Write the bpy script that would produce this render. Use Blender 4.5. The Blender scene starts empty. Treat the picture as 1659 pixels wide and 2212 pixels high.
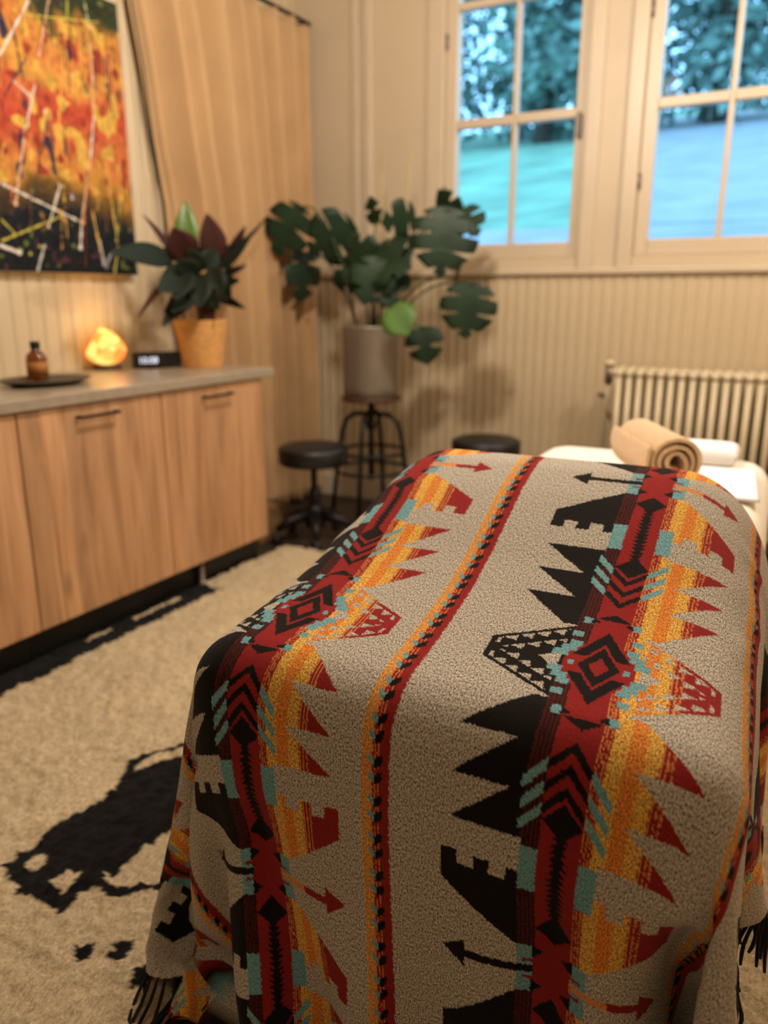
import bpy, bmesh, math, random
import numpy as np
from mathutils import Vector, Matrix

# ------------------------------------------------------------------ camera, world, exposure
SCN = bpy.context.scene
COL = SCN.collection
FPX, CX, CY, CAMZ = 1680.0, 829.5, 1106.0, 1.21
PITCH, YAW = math.radians(15.5), math.radians(28.7)
cam_data = bpy.data.cameras.new('camera')
cam = bpy.data.objects.new('camera', cam_data)
COL.objects.link(cam)
cam.location = (0, 0, CAMZ)
cam.rotation_euler = (math.pi / 2 - PITCH, 0, YAW)
cam_data.sensor_fit = 'VERTICAL'
cam_data.sensor_height = 36.0
cam_data.lens = 36.0 * FPX / 2212.0
cam_data.clip_start = 0.02
cam_data.clip_end = 300
cam_data.dof.use_dof = True
cam_data.dof.focus_distance = 1.10
cam_data.dof.aperture_fstop = 2.3
SCN.camera = cam
vs = SCN.view_settings
vs.view_transform = 'Standard'
vs.look = 'None'
vs.gamma = 1.0
vs.use_curve_mapping = False
vs.exposure = 0.0
SCN.cycles.use_denoising = True
SCN.cycles.max_bounces = 6
SCN.cycles.diffuse_bounces = 4
SCN.cycles.use_adaptive_sampling = True
SCN.cycles.adaptive_threshold = 0.03
SCN.cycles.transparent_max_bounces = 16
SCN.cycles.sample_clamp_indirect = 6.0

world = bpy.data.worlds.new('sky')
SCN.world = world
world.use_nodes = True
wb = world.node_tree.nodes['Background']
wb.inputs['Color'].default_value = (0.27, 0.60, 1.0, 1)
wb.inputs['Strength'].default_value = 4.6

_F = Vector((-math.sin(YAW) * math.cos(PITCH), math.cos(YAW) * math.cos(PITCH), -math.sin(PITCH)))
_R = Vector((math.cos(YAW), math.sin(YAW), 0))
_U = _R.cross(_F)
def at_y(px, py, y):
    d = _R * (px - CX) - _U * (py - CY) + _F * FPX
    return Vector((0, 0, CAMZ)) + d * (y / d.y)
def at_x(px, py, x):
    d = _R * (px - CX) - _U * (py - CY) + _F * FPX
    return Vector((0, 0, CAMZ)) + d * (x / d.x)
def at_z(px, py, z):
    d = _R * (px - CX) - _U * (py - CY) + _F * FPX
    return Vector((0, 0, CAMZ)) + d * ((z - CAMZ) / d.z)

# ------------------------------------------------------------------ materials
def lin(c):
    f = lambda v: v / 12.92 if v <= 0.04045 else ((v + 0.055) / 1.055) ** 2.4
    return tuple(f(v / 255.0) for v in c) + (1.0,)

def mat(name, rgb, rough=0.6, var=0.12, scale=8.0, bump=0.0, bscale=60.0, metal=0.0, stretch=(1, 1, 1), sheen=0.0, spec=0.5):
    m = bpy.data.materials.new(name)
    m.use_nodes = True
    nt = m.node_tree
    N, Lk = nt.nodes, nt.links
    p = N['Principled BSDF']
    p.inputs['Roughness'].default_value = rough
    p.inputs['Metallic'].default_value = metal
    p.inputs['Specular IOR Level'].default_value = spec
    if sheen:
        p.inputs['Sheen Weight'].default_value = sheen
    tc = N.new('ShaderNodeTexCoord')
    mp = N.new('ShaderNodeMapping')
    mp.inputs['Scale'].default_value = stretch
    Lk.new(tc.outputs['Object'], mp.inputs['Vector'])
    nz = N.new('ShaderNodeTexNoise')
    nz.inputs['Scale'].default_value = scale
    nz.inputs['Detail'].default_value = 4
    Lk.new(mp.outputs['Vector'], nz.inputs['Vector'])
    c = lin(rgb)
    rp = N.new('ShaderNodeValToRGB')
    rp.color_ramp.elements[0].position = 0.3
    rp.color_ramp.elements[1].position = 0.7
    rp.color_ramp.elements[0].color = tuple(v * (1 - var) for v in c[:3]) + (1,)
    rp.color_ramp.elements[1].color = tuple(min(1, v * (1 + var)) for v in c[:3]) + (1,)
    Lk.new(nz.outputs['Fac'], rp.inputs['Fac'])
    Lk.new(rp.outputs['Color'], p.inputs['Base Color'])
    if bump:
        bz = N.new('ShaderNodeTexNoise')
        bz.inputs['Scale'].default_value = bscale
        bz.inputs['Detail'].default_value = 3
        Lk.new(mp.outputs['Vector'], bz.inputs['Vector'])
        b = N.new('ShaderNodeBump')
        b.inputs['Strength'].default_value = bump
        b.inputs['Distance'].default_value = 0.01
        Lk.new(bz.outputs['Fac'], b.inputs['Height'])
        Lk.new(b.outputs['Normal'], p.inputs['Normal'])
    return m

def attr_mat(name, rough, fleck, fleck_scale, bump, bdist, sheen=0.0):
    """colour from the mesh's woven colours, with wool flecks"""
    m = bpy.data.materials.new(name)
    m.use_nodes = True
    nt = m.node_tree
    N, Lk = nt.nodes, nt.links
    p = N['Principled BSDF']
    p.inputs['Roughness'].default_value = rough
    p.inputs['Specular IOR Level'].default_value = 0.06
    p.inputs['Sheen Weight'].default_value = sheen
    a = N.new('ShaderNodeAttribute')
    a.attribute_name = 'dye'
    uv = N.new('ShaderNodeAttribute')
    uv.attribute_name = 'cloth'
    nz = N.new('ShaderNodeTexNoise')
    nz.inputs['Scale'].default_value = fleck_scale
    nz.inputs['Detail'].default_value = 4
    nz.inputs['Roughness'].default_value = 0.8
    mp = N.new('ShaderNodeMapping')
    mp.inputs['Scale'].default_value = (1.0, 0.55, 1.0)
    Lk.new(uv.outputs['Vector'], mp.inputs['Vector'])
    Lk.new(mp.outputs['Vector'], nz.inputs['Vector'])
    mr = N.new('ShaderNodeMapRange')
    mr.inputs['From Min'].default_value = 0.38
    mr.inputs['From Max'].default_value = 0.62
    mr.inputs['To Min'].default_value = 1 - fleck
    mr.inputs['To Max'].default_value = 1 + fleck
    Lk.new(nz.outputs['Fac'], mr.inputs['Value'])
    one = N.new('ShaderNodeMix')
    one.data_type = 'FLOAT'
    one.inputs[2].default_value = 1.0
    Lk.new(a.outputs['Alpha'], one.inputs[0])
    Lk.new(mr.outputs['Result'], one.inputs[3])
    mul = N.new('ShaderNodeVectorMath')
    mul.operation = 'SCALE'
    Lk.new(a.outputs['Color'], mul.inputs[0])
    Lk.new(one.outputs[0], mul.inputs['Scale'])
    Lk.new(mul.outputs['Vector'], p.inputs['Base Color'])
    b = N.new('ShaderNodeBump')
    b.inputs['Strength'].default_value = bump
    b.inputs['Distance'].default_value = bdist
    Lk.new(nz.outputs['Fac'], b.inputs['Height'])
    Lk.new(b.outputs['Normal'], p.inputs['Normal'])
    return m

def oak_mat():
    m = bpy.data.materials.new('oak veneer')
    m.use_nodes = True
    nt = m.node_tree
    N, Lk = nt.nodes, nt.links
    p = N['Principled BSDF']
    p.inputs['Roughness'].default_value = 0.55
    g = N.new('ShaderNodeNewGeometry')
    # staves: tone by position along the wall
    sx = N.new('ShaderNodeSeparateXYZ')
    Lk.new(g.outputs['Position'], sx.inputs[0])
    dv = N.new('ShaderNodeMath'); dv.operation = 'MULTIPLY'; dv.inputs[1].default_value = 11.7
    Lk.new(sx.outputs['Y'], dv.inputs[0])
    fl = N.new('ShaderNodeMath'); fl.operation = 'FLOOR'
    Lk.new(dv.outputs[0], fl.inputs[0])
    wn = N.new('ShaderNodeTexWhiteNoise'); wn.noise_dimensions = '1D'
    Lk.new(fl.outputs[0], wn.inputs['W'])
    mp = N.new('ShaderNodeMapping'); mp.inputs['Scale'].default_value = (14, 14, 1.1)
    Lk.new(g.outputs['Position'], mp.inputs['Vector'])
    nz = N.new('ShaderNodeTexNoise'); nz.inputs['Scale'].default_value = 1.6; nz.inputs['Detail'].default_value = 6; nz.inputs['Distortion'].default_value = 0.8
    Lk.new(mp.outputs['Vector'], nz.inputs['Vector'])
    rp = N.new('ShaderNodeValToRGB')
    e = rp.color_ramp.elements
    e[0].position = 0.28; e[0].color = lin((150, 108, 72))
    e[1].position = 0.72; e[1].color = lin((205, 160, 116))
    k = e.new(0.5); k.color = lin((186, 140, 98))
    Lk.new(nz.outputs['Fac'], rp.inputs['Fac'])
    mr = N.new('ShaderNodeMapRange'); mr.inputs['To Min'].default_value = 0.82; mr.inputs['To Max'].default_value = 1.12
    Lk.new(wn.outputs['Value'], mr.inputs['Value'])
    vm = N.new('ShaderNodeVectorMath'); vm.operation = 'SCALE'
    Lk.new(rp.outputs['Color'], vm.inputs[0]); Lk.new(mr.outputs['Result'], vm.inputs['Scale'])
    # knots
    mk = N.new('ShaderNodeMapping'); mk.inputs['Scale'].default_value = (0, 9, 3.2)
    Lk.new(g.outputs['Position'], mk.inputs['Vector'])
    vo = N.new('ShaderNodeTexVoronoi'); vo.inputs['Scale'].default_value = 0.55
    Lk.new(mk.outputs['Vector'], vo.inputs['Vector'])
    kr = N.new('ShaderNodeMapRange'); kr.inputs['From Min'].default_value = 0.02; kr.inputs['From Max'].default_value = 0.13; kr.inputs['To Min'].default_value = 0.45; kr.inputs['To Max'].default_value = 1.0
    Lk.new(vo.outputs['Distance'], kr.inputs['Value'])
    v2 = N.new('ShaderNodeVectorMath'); v2.operation = 'SCALE'
    Lk.new(vm.outputs['Vector'], v2.inputs[0]); Lk.new(kr.outputs['Result'], v2.inputs['Scale'])
    Lk.new(v2.outputs['Vector'], p.inputs['Base Color'])
    return m

def emit_mat(name, rgb, strength):
    m = bpy.data.materials.new(name)
    m.use_nodes = True
    p = m.node_tree.nodes['Principled BSDF']
    p.inputs['Base Color'].default_value = lin(rgb)
    p.inputs['Emission Color'].default_value = lin(rgb)
    p.inputs['Emission Strength'].default_value = strength
    return m

def pane_mat():
    m = bpy.data.materials.new('window glass')
    m.use_nodes = True
    nt = m.node_tree
    N, Lk = nt.nodes, nt.links
    out = N['Material Output']
    N.remove(N['Principled BSDF'])
    tr = N.new('ShaderNodeBsdfTransparent'); tr.inputs['Color'].default_value = (0.95, 0.98, 0.98, 1)
    gl = N.new('ShaderNodeBsdfGlossy'); gl.inputs['Roughness'].default_value = 0.03
    fr = N.new('ShaderNodeFresnel'); fr.inputs['IOR'].default_value = 1.1
    mx = N.new('ShaderNodeMixShader')
    ml = N.new('ShaderNodeMath'); ml.operation = 'MULTIPLY'; ml.inputs[1].default_value = .2
    Lk.new(fr.outputs[0], ml.inputs[0]); Lk.new(ml.outputs[0], mx.inputs[0]); Lk.new(tr.outputs[0], mx.inputs[1]); Lk.new(gl.outputs[0], mx.inputs[2])
    Lk.new(mx.outputs[0], out.inputs['Surface'])
    return m

M = {}
M['wall'] = mat('cream wall paint', (196, 176, 143), 0.55, 0.05, 3.0, 0.05, 30)
M['wall_upper'] = mat('cream upper wall paint', (196, 177, 148), 0.5, 0.04, 3.0)
M['trim'] = mat('cream gloss trim', (198, 180, 154), 0.4, 0.04, 4.0)
M['ceiling'] = mat('ceiling white', (225, 215, 200), 0.8, 0.03)
M['floor'] = mat('dark floor boards', (52, 40, 30), 0.5, 0.25, 6.0, 0.1, 30, stretch=(8, 1, 1))
M['oak'] = oak_mat()
M['black'] = mat('black paint', (16, 15, 14), 0.5, 0.1)
M['iron'] = mat('black iron', (26, 24, 23), 0.45, 0.15, 20, metal=0.5)
M['vinyl'] = mat('black vinyl', (20, 18, 17), 0.42, 0.15, 12, 0.05, 90)
M['worktop'] = mat('stone laminate worktop', (150, 136, 116), 0.28, 0.10, 26, 0.02, 80)
M['steel'] = mat('brushed metal pot', (150, 140, 126), 0.38, 0.14, 9, metal=0.6, stretch=(6, 6, 0.5))
M['chrome'] = mat('chrome', (190, 188, 184), 0.2, 0.05, 9, metal=1.0)
M['curtain'] = mat('tan curtain cloth', (186, 150, 106), 0.9, 0.06, 5, 0.1, 300, sheen=0.2)
M['leaf'] = mat('monstera leaf', (26, 46, 28), 0.5, 0.35, 9, spec=.3)
M['leaf_young'] = mat('young monstera leaf', (70, 104, 36), 0.5, 0.25, 9)
M['stem'] = mat('green stem', (58, 72, 36), 0.5, 0.2, 9)
M['rubber'] = mat('rubber plant leaf', (24, 31, 17), 0.6, 0.3, 7, spec=.2)
M['rubber_red'] = mat('burgundy leaf underside', (58, 28, 22), 0.6, 0.25, 7, spec=.2)
M['rubber_green'] = mat('fresh rubber plant leaf', (78, 104, 34), 0.35, 0.3, 7)
M['soil'] = mat('potting soil', (40, 30, 22), 0.95, 0.4, 40, 0.6, 120)
M['basket'] = mat('woven straw', (208, 152, 84), 0.7, 0.22, 40, 0.4, 160, stretch=(1, 1, 3))
M['bamboo'] = mat('bamboo stake', (170, 150, 100), 0.6, 0.15, 20)
M['seatwood'] = mat('dark turned wood', (74, 46, 28), 0.5, 0.25, 14, stretch=(1, 6, 1))
M['radiator'] = mat('radiator enamel', (206, 190, 158), 0.4, 0.05, 5)
M['sheet'] = mat('white cotton sheet', (240, 232, 214), 0.85, 0.03, 5, 0.05, 400)
M['white_cloth'] = mat('bright white cotton', (244, 243, 244), 0.85, 0.02, 5, 0.05, 400)
M['towel'] = mat('tan terry towel', (240, 200, 152), 0.95, 0.10, 60, 0.8, 260, sheen=0.4)
M['tray'] = mat('dark glazed tray', (72, 62, 48), 0.5, 0.2, 12)
M['cap'] = mat('black plastic cap', (14, 13, 12), 0.35, 0.1)
M['paper'] = mat('bottle label', (150, 92, 28), 0.7, 0.15)
M['tabletop'] = mat('table upholstery', (120, 110, 98), 0.6, 0.1)
M['beech'] = mat('beech table frame', (178, 134, 88), 0.5, 0.15, 6, stretch=(1, 1, 8))
M['hard'] = mat('window iron fittings', (120, 104, 90), 0.4, 0.1, metal=0.6)
M['box'] = mat('tan board box', (128, 98, 62), 0.8, 0.12, 8)
M['tassel'] = mat('black wool yarn', (14, 12, 11), 0.95, 0.3, 90, 0.5, 300)
M['lampshade'] = emit_mat('lit lamp globe', (255, 222, 170), 3.0)
M['cord'] = mat('dark cord', (60, 48, 36), 0.6, 0.1)
M['grass'] = mat('lawn', (116, 150, 122), 0.9, 0.35, 1.2, 0.5, 20)
M['path'] = mat('pale gravel path', (150, 146, 146), 0.9, 0.15, 2.0, 0.3, 30)
M['foliage'] = mat('tree leaves', (106, 132, 118), 0.6, 0.5, 1.5)
M['bark'] = mat('tree bark', (74, 62, 50), 0.9, 0.3, 4, 0.6, 20, stretch=(4, 4, 1))
M['pane'] = pane_mat()
amber = mat('amber glass', (150, 84, 18), 0.08, 0.1)
amber.node_tree.nodes['Principled BSDF'].inputs['Transmission Weight'].default_value = 0.75
M['amber'] = amber

# ------------------------------------------------------------------ mesh helpers
def link(name, me, m=None, parent=None, loc=None):
    o = bpy.data.objects.new(name, me)
    COL.objects.link(o)
    if me is not None and m is not None and not me.materials:
        me.materials.append(m)
    if parent is not None:
        o.parent = parent
    if loc is not None:
        o.location = loc
    return o

def tag(o, label=None, cat=None, group=None, kind=None):
    if label: o['label'] = label
    if cat: o['category'] = cat
    if group: o['group'] = group
    if kind: o['kind'] = kind
    return o

def empty(name, loc, label, cat, group=None, rz=0.0):
    o = bpy.data.objects.new(name, None)
    o.empty_display_size = 0.05
    COL.objects.link(o)
    o.location = loc
    o.rotation_euler = (0, 0, rz)
    tag(o, label, cat, group)
    return o

def finish(bm, name, smooth=False):
    bmesh.ops.recalc_face_normals(bm, faces=bm.faces)
    me = bpy.data.meshes.new(name)
    bm.to_mesh(me)
    bm.free()
    if smooth:
        me.shade_smooth()
    return me

def box_bm(bm, x0, y0, z0, x1, y1, z1, bev=0.0, seg=2):
    r = bmesh.ops.create_cube(bm, size=1.0, matrix=Matrix.Translation(((x0 + x1) / 2, (y0 + y1) / 2, (z0 + z1) / 2)) @ Matrix.Diagonal((x1 - x0, y1 - y0, z1 - z0, 1)))
    if bev:
        es = list({e for v in r['verts'] for e in v.link_edges})
        bmesh.ops.bevel(bm, geom=es, offset=bev, segments=seg, affect='EDGES', profile=0.5)
    return bm

def box(name, b, m, parent=None, bev=0.0, loc=None, seg=2):
    bm = bmesh.new()
    box_bm(bm, *b, bev=bev, seg=seg)
    return link(name, finish(bm, name), m, parent, loc)

def lathe_me(name, prof, n=40, smooth=True, wob=None):
    bm = bmesh.new()
    rings = []
    for r, z in prof:
        if r < 1e-6:
            rings.append([bm.verts.new((0, 0, z))])
        else:
            ring = []
            for k in range(n):
                a = 2 * math.pi * k / n
                rr = r * (1 + (wob(a, z) if wob else 0))
                ring.append(bm.verts.new((rr * math.cos(a), rr * math.sin(a), z)))
            rings.append(ring)
    for a, b in zip(rings, rings[1:]):
        if len(a) == 1 and len(b) == 1: continue
        for k in range(n):
            k2 = (k + 1) % n
            if len(a) == 1: bm.faces.new((a[0], b[k], b[k2]))
            elif len(b) == 1: bm.faces.new((a[k], b[0], a[k2]))
            else: bm.faces.new((a[k], a[k2], b[k2], b[k]))
    me = finish(bm, name, smooth)
    return me

def lathe(name, prof, m, parent=None, loc=None, n=40, smooth=True, wob=None):
    return link(name, lathe_me(name, prof, n, smooth, wob), m, parent, loc)

def tube_bm(bm, pts, r, n=8, cap=True):
    pts = [Vector(p) for p in pts]
    rr = r if isinstance(r, (list, tuple)) else [r] * len(pts)
    rings = []
    up = None
    for i, p in enumerate(pts):
        t = (pts[min(i + 1, len(pts) - 1)] - pts[max(i - 1, 0)]).normalized()
        if up is None:
            up = Vector((0, 0, 1)) if abs(t.z) < 0.9 else Vector((1, 0, 0))
        x = t.cross(up)
        if x.length < 1e-5: x = t.cross(Vector((0, 1, 0)))
        x.normalize()
        y = x.cross(t).normalized()
        up = y
        rings.append([bm.verts.new(p + (x * math.cos(2 * math.pi * k / n) + y * math.sin(2 * math.pi * k / n)) * rr[i]) for k in range(n)])
    for a, b in zip(rings, rings[1:]):
        for k in range(n):
            bm.faces.new((a[k], a[(k + 1) % n], b[(k + 1) % n], b[k]))
    if cap:
        bm.faces.new(rings[0][::-1]); bm.faces.new(rings[-1])

def tube(name, pts, r, m, parent=None, n=8, loc=None, smooth=True):
    bm = bmesh.new()
    tube_bm(bm, pts, r, n)
    return link(name, finish(bm, name, smooth), m, parent, loc)

def bez(p0, p1, p2, n=8):
    p0, p1, p2 = Vector(p0), Vector(p1), Vector(p2)
    return [p0 * (1 - t) ** 2 + p1 * 2 * t * (1 - t) + p2 * t * t for t in [i / n for i in range(n + 1)]]

def grid_me(name, X, smooth=True):
    """X: (rows, cols, 3) array to a quad mesh"""
    nt, ns = X.shape[:2]
    me = bpy.data.meshes.new(name)
    me.vertices.add(nt * ns)
    me.vertices.foreach_set('co', np.ascontiguousarray(X, dtype=np.float32).ravel())
    j, i = np.meshgrid(np.arange(nt - 1), np.arange(ns - 1), indexing='ij')
    q = np.stack([j * ns + i, j * ns + i + 1, (j + 1) * ns + i + 1, (j + 1) * ns + i], -1).reshape(-1, 4).astype(np.int32)
    nf = len(q)
    me.loops.add(nf * 4)
    me.polygons.add(nf)
    me.loops.foreach_set('vertex_index', q.ravel())
    me.polygons.foreach_set('loop_start', np.arange(nf, dtype=np.int32) * 4)
    me.update(calc_edges=True)
    if smooth:
        me.polygons.foreach_set('use_smooth', np.ones(nf, dtype=bool))
    return me

def add_dye(me, rgba, coords):
    a = me.color_attributes.new('dye', 'FLOAT_COLOR', 'POINT')
    a.data.foreach_set('color', np.ascontiguousarray(rgba, dtype=np.float32).ravel())
    v = me.attributes.new('cloth', 'FLOAT_VECTOR', 'POINT')
    v.data.foreach_set('vector', np.ascontiguousarray(coords, dtype=np.float32).ravel())

rnd = random.Random(7)
rng = np.random.default_rng(11)

def vnoise(x, y, seed=0):
    """smooth value noise on arrays"""
    def h(i, j):
        n = (i * 374761393 + j * 668265263 + seed * 144665) & 0x7fffffff
        n = ((n ^ (n >> 13)) * 1274126177) & 0x7fffffff
        return (n ^ (n >> 16)) % 65536 / 65535.0
    xi, yi = np.floor(x).astype(np.int64), np.floor(y).astype(np.int64)
    fx, fy = x - xi, y - yi
    fx, fy = fx * fx * (3 - 2 * fx), fy * fy * (3 - 2 * fy)
    return (h(xi, yi) * (1 - fx) + h(xi + 1, yi) * fx) * (1 - fy) + (h(xi, yi + 1) * (1 - fx) + h(xi + 1, yi + 1) * fx) * fy

# ------------------------------------------------------------------ the room
XL, XR, YB, YF, ZC = -2.78, 1.6, 4.05, -1.9, 3.3
floor = tag(box('floor', (XL - .1, YF - .1, -.1, XR + .1, YB + .1, 0), M['floor']), kind='structure')
ceiling = tag(box('ceiling', (XL - .1, YF - .1, ZC, XR + .1, YB + .1, ZC + .1), M['ceiling']), kind='structure')
wall_left = tag(box('wall_left', (XL - .12, YF - .1, 0, XL, YB + .1, ZC), M['wall']), kind='structure')
M['wall_dark'] = mat('pale back of the room', (196, 190, 182), .7, .1, 3)
wall_right = tag(box('wall_right', (XR, YF - .1, 0, XR + .12, YB + .1, ZC), M['wall']), kind='structure')
wall_front = tag(box('wall_front', (XL, YF - .12, 0, XR, YF, ZC), M['wall_dark']), kind='structure')
WT = .22                                           # back wall thickness, window reveals
W1, W2 = (-1.86, -1.11), (-.85, -.10)              # openings
WZ0, WZ1 = 1.40, 3.05
bm = bmesh.new()
xs = [XL, W1[0], W1[1], W2[0], W2[1], XR]
for a, b in zip(xs, xs[1:]):
    if (a, b) in (W1, W2):
        box_bm(bm, a, YB, 0, b, YB + WT, WZ0)
        box_bm(bm, a, YB, WZ1, b, YB + WT, ZC)
    else:
        box_bm(bm, a, YB, 0, b, YB + WT, ZC)
wall_back = tag(link('wall_back', finish(bm, 'wall_back'), M['wall_upper']), kind='structure')
# vertical tongue-and-groove boards below the rail, and on the left wall
def board_me(name, w, t, h):
    bm = bmesh.new()
    c = .013
    pr = [(-w / 2, 0), (-w / 2, -t * .2), (-w / 2 + c, -t), (w / 2 - c, -t), (w / 2, -t * .2), (w / 2, 0)]
    lo = [bm.verts.new((x, y, 0)) for x, y in pr]
    hi = [bm.verts.new((x, y, h)) for x, y in pr]
    for k in range(len(pr)):
        k2 = (k + 1) % len(pr)
        bm.faces.new((lo[k], lo[k2], hi[k2], hi[k]))
    bm.faces.new(lo); bm.faces.new(hi)
    return finish(bm, name)
bme = board_me('board', .0555, .0055, 1.20)
bme.materials.append(M['wall'])
x = XL + .03
while x < XR - .03:
    link('board', bme, None, wall_back, (x, YB, .12)); x += .056
bme2 = board_me('board', .0695, .008, ZC - .12)
bme2.materials.append(M['wall'])
y = 1.45
while y < YB - .03:
    o = link('board', bme2, None, wall_left, (XL, y, .12)); o.rotation_euler.z = math.pi / 2; y += .07
tag(box('baseboard_back', (XL + .012, YB - .02, 0, XR, YB, .13), M['trim'], bev=.004), kind='structure')
tag(box('baseboard_left', (XL, YF, 0, XL + .018, YB - .022, .13), M['trim'], bev=.004), kind='structure')
rail = tag(box('trim_1', (XL, YB - .03, 1.315, XR, YB, 1.345), M['trim'], bev=.006), kind='structure')
# flat casing round the windows and the moulded strip at the left
tag(box('trim_2', (W1[0] - .09, YB - .016, 1.345, W1[0], YB, ZC), M['trim'], bev=.004), kind='structure')
tag(box('trim_3', (W1[1], YB - .016, 1.345, W1[1] + .07, YB, ZC), M['trim'], bev=.004), kind='structure')
tag(box('trim_4', (W2[0] - .07, YB - .016, 1.345, W2[0], YB, ZC), M['trim'], bev=.004), kind='structure')
tag(box('trim_5', (W2[1], YB - .016, 1.345, W2[1] + .09, YB, ZC), M['trim'], bev=.004), kind='structure')
tag(box('trim_6', (-2.41, YB - .014, 1.345, -2.37, YB, ZC), M['trim'], bev=.006), kind='structure')
tag(box('trim_7', (-2.335, YB - .02, 1.345, -2.285, YB, ZC), M['trim'], bev=.008), kind='structure')

def window(n, x0, x1, label):
    w = tag(bpy.data.objects.new('window_%d' % n, None), label, kind='structure')
    COL.objects.link(w)
    w.location = ((x0 + x1) / 2, YB, WZ0)
    h = WZ1 - WZ0
    hw = (x1 - x0) / 2
    y0, y1 = .015, .075
    fr = .062
    box('frame', (-hw, y0, 0, -hw + fr, y1, h), M['trim'], w, .006)
    box('frame', (hw - fr, y0, 0, hw, y1, h), M['trim'], w, .006)
    box('frame', (-hw + fr, y0, 0, hw - fr, y1, .075), M['trim'], w, .006)
    box('frame', (-hw + fr, y0, h - .06, hw - fr, y1, h), M['trim'], w, .006)
    box('mullion', (-.0125, y0 + .008, .075, .0125, y1 - .008, h - .06), M['trim'], w, .005)
    rows = [.075, .645, .69, 1.19, 1.225, h - .06]
    for z0, z1 in ((.645, .69), (1.19, 1.225)):
        box('glazing_bar', (-hw + fr, y0 + .004, z0, -.0125, y1 - .004, z1), M['trim'], w, .005)
        box('glazing_bar', (.0125, y0 + .004, z0, hw - fr, y1 - .004, z1), M['trim'], w, .005)
    for k in range(3):
        for a, b in ((-hw + fr, -.0125), (.0125, hw - fr)):
            box('pane', (a - .004, .043, rows[2 * k] - .004, b + .004, .047, rows[2 * k + 1] + .004), M['pane'], w)
    for z in (.30, 1.02):
        tube('hinge', [(-hw + .004, .004, z), (-hw + .004, .004, z + .07)], .009, M['hard'], w)
    box('handle', (hw - .045, -.02, .55, hw - .025, .016, .66), M['hard'], w, .006)
    return w
window(1, *W1, 'cream casement window nearer the corner, green lawn beyond')
window(2, *W2, 'cream casement window at the right, pale path beyond')

# ------------------------------------------------------------------ outdoors
def terrain():
    ys = np.concatenate([np.linspace(YB + WT + .02, 9, 16), np.linspace(9.5, 34, 26)])
    xs = np.linspace(-26, 12, 60)
    X, Y = np.meshgrid(xs, ys)
    Z = np.interp(Y, [4, 6.2, 9, 16, 34], [1.25, 1.52, 2.15, 4.0, 8.0]) + .10 * (vnoise(X * .5, Y * .5, 3) - .5)
    return np.stack([X, Y, Z], -1)
T_ = terrain()
lawn = link('lawn_ground', grid_me('lawn_ground', T_), M['grass'])
tag(lawn, kind='structure')
def strip(name, pts, m, up=.03):
    bm = bmesh.new()
    L_, R_ = [], []
    def zz(x, y): return float(np.interp(y, [4, 6.2, 9, 16, 34], [1.25, 1.52, 2.15, 4.0, 8.0])) + up + .05
    for x0, x1, y in pts:
        L_.append(bm.verts.new((x0, y, zz(x0, y)))); R_.append(bm.verts.new((x1, y, zz(x1, y))))
    for k in range(len(pts) - 1):
        bm.faces.new((L_[k], R_[k], R_[k + 1], L_[k + 1]))
    return link(name, finish(bm, name), m)
tag(strip('garden_path', [(-9, 6, 4.30), (-9, 6, 6.2), (-9, 6, 7.0)], M['path']), 'pale path running along outside the windows', 'path')
tag(strip('driveway', [(-1.7, 4, 7.0), (-2.2, 3.6, 9), (-3.3, 2.6, 13), (-4.4, 1.6, 17), (-6, -.5, 24)], M['path'], .034), 'pale drive climbing the lawn behind the right window', 'driveway')
def tree(x, y, h, r, label, seed, n=3000):
    z0 = float(np.interp(y, [4, 6.2, 9, 16, 34], [1.25, 1.52, 2.15, 4.0, 8.0])) - .1
    g = np.random.default_rng(seed)
    t = empty('garden_tree', (x, y, z0), label, 'tree', 'trees beyond the lawn')
    bm = bmesh.new()
    tube_bm(bm, [(0, 0, 0), (.1, 0, h * .3), (-.05, .1, h * .6), (.1, 0, h * .9)], [.22, .17, .11, .03], 8)
    for k in range(6):
        a = g.uniform(0, 6.28); z = h * g.uniform(.3, .6)
        tube_bm(bm, [(0, 0, z), (math.cos(a) * r * .4, math.sin(a) * r * .4, z + .5), (math.cos(a) * r * .8, math.sin(a) * r * .8, z + 1.0)], [.08, .05, .02], 5)
    link('trunk', finish(bm, 'trunk', True), M['bark'], t)
    # crown: leaves gathered on clumps
    clumps = np.stack([g.normal(0, r * .42, 26), g.normal(0, r * .42, 26), g.uniform(h * .08, h, 26)], -1)
    c = clumps[g.integers(0, 26, n)] + g.normal(0, r * .20, (n, 3))
    sz = g.uniform(.10, .20, n)
    u = g.normal(size=(n, 3)); u /= np.linalg.norm(u, axis=1, keepdims=True)
    w = np.cross(u, g.normal(size=(n, 3))); w /= np.linalg.norm(w, axis=1, keepdims=True)
    q = np.stack([c - u * sz[:, None], c + w * sz[:, None] * .55, c + u * sz[:, None], c - w * sz[:, None] * .55], 1)
    me = bpy.data.meshes.new('foliage')
    me.from_pydata(q.reshape(-1, 3).tolist(), [], np.arange(4 * n).reshape(-1, 4).tolist())
    o = link('foliage', me, M['foliage'], t)
    o['kind'] = 'stuff'
TREES = [(-9.8, 19, 7.0, 2.2, 'leafy tree farthest left behind the corner window'), (-7.6, 21, 8.5, 2.4, 'tall leafy tree behind the left pane of the corner window'),
         (-5.9, 18, 6.5, 2.2, 'leafy tree with sky gaps behind the corner window'), (-3.9, 18, 6.5, 2.0, 'leafy tree behind the pier between the windows'),
         (-2.4, 18, 7.5, 2.3, 'dense leafy tree behind the left of the right window'), (-.6, 19, 7.5, 2.2, 'leafy tree behind the right of the right window'),
         (-8.6, 26, 8.5, 2.6, 'far leafy tree highest on the slope'), (-12.5, 25, 8.5, 2.8, 'far leafy tree at the left end of the slope')]
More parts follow.
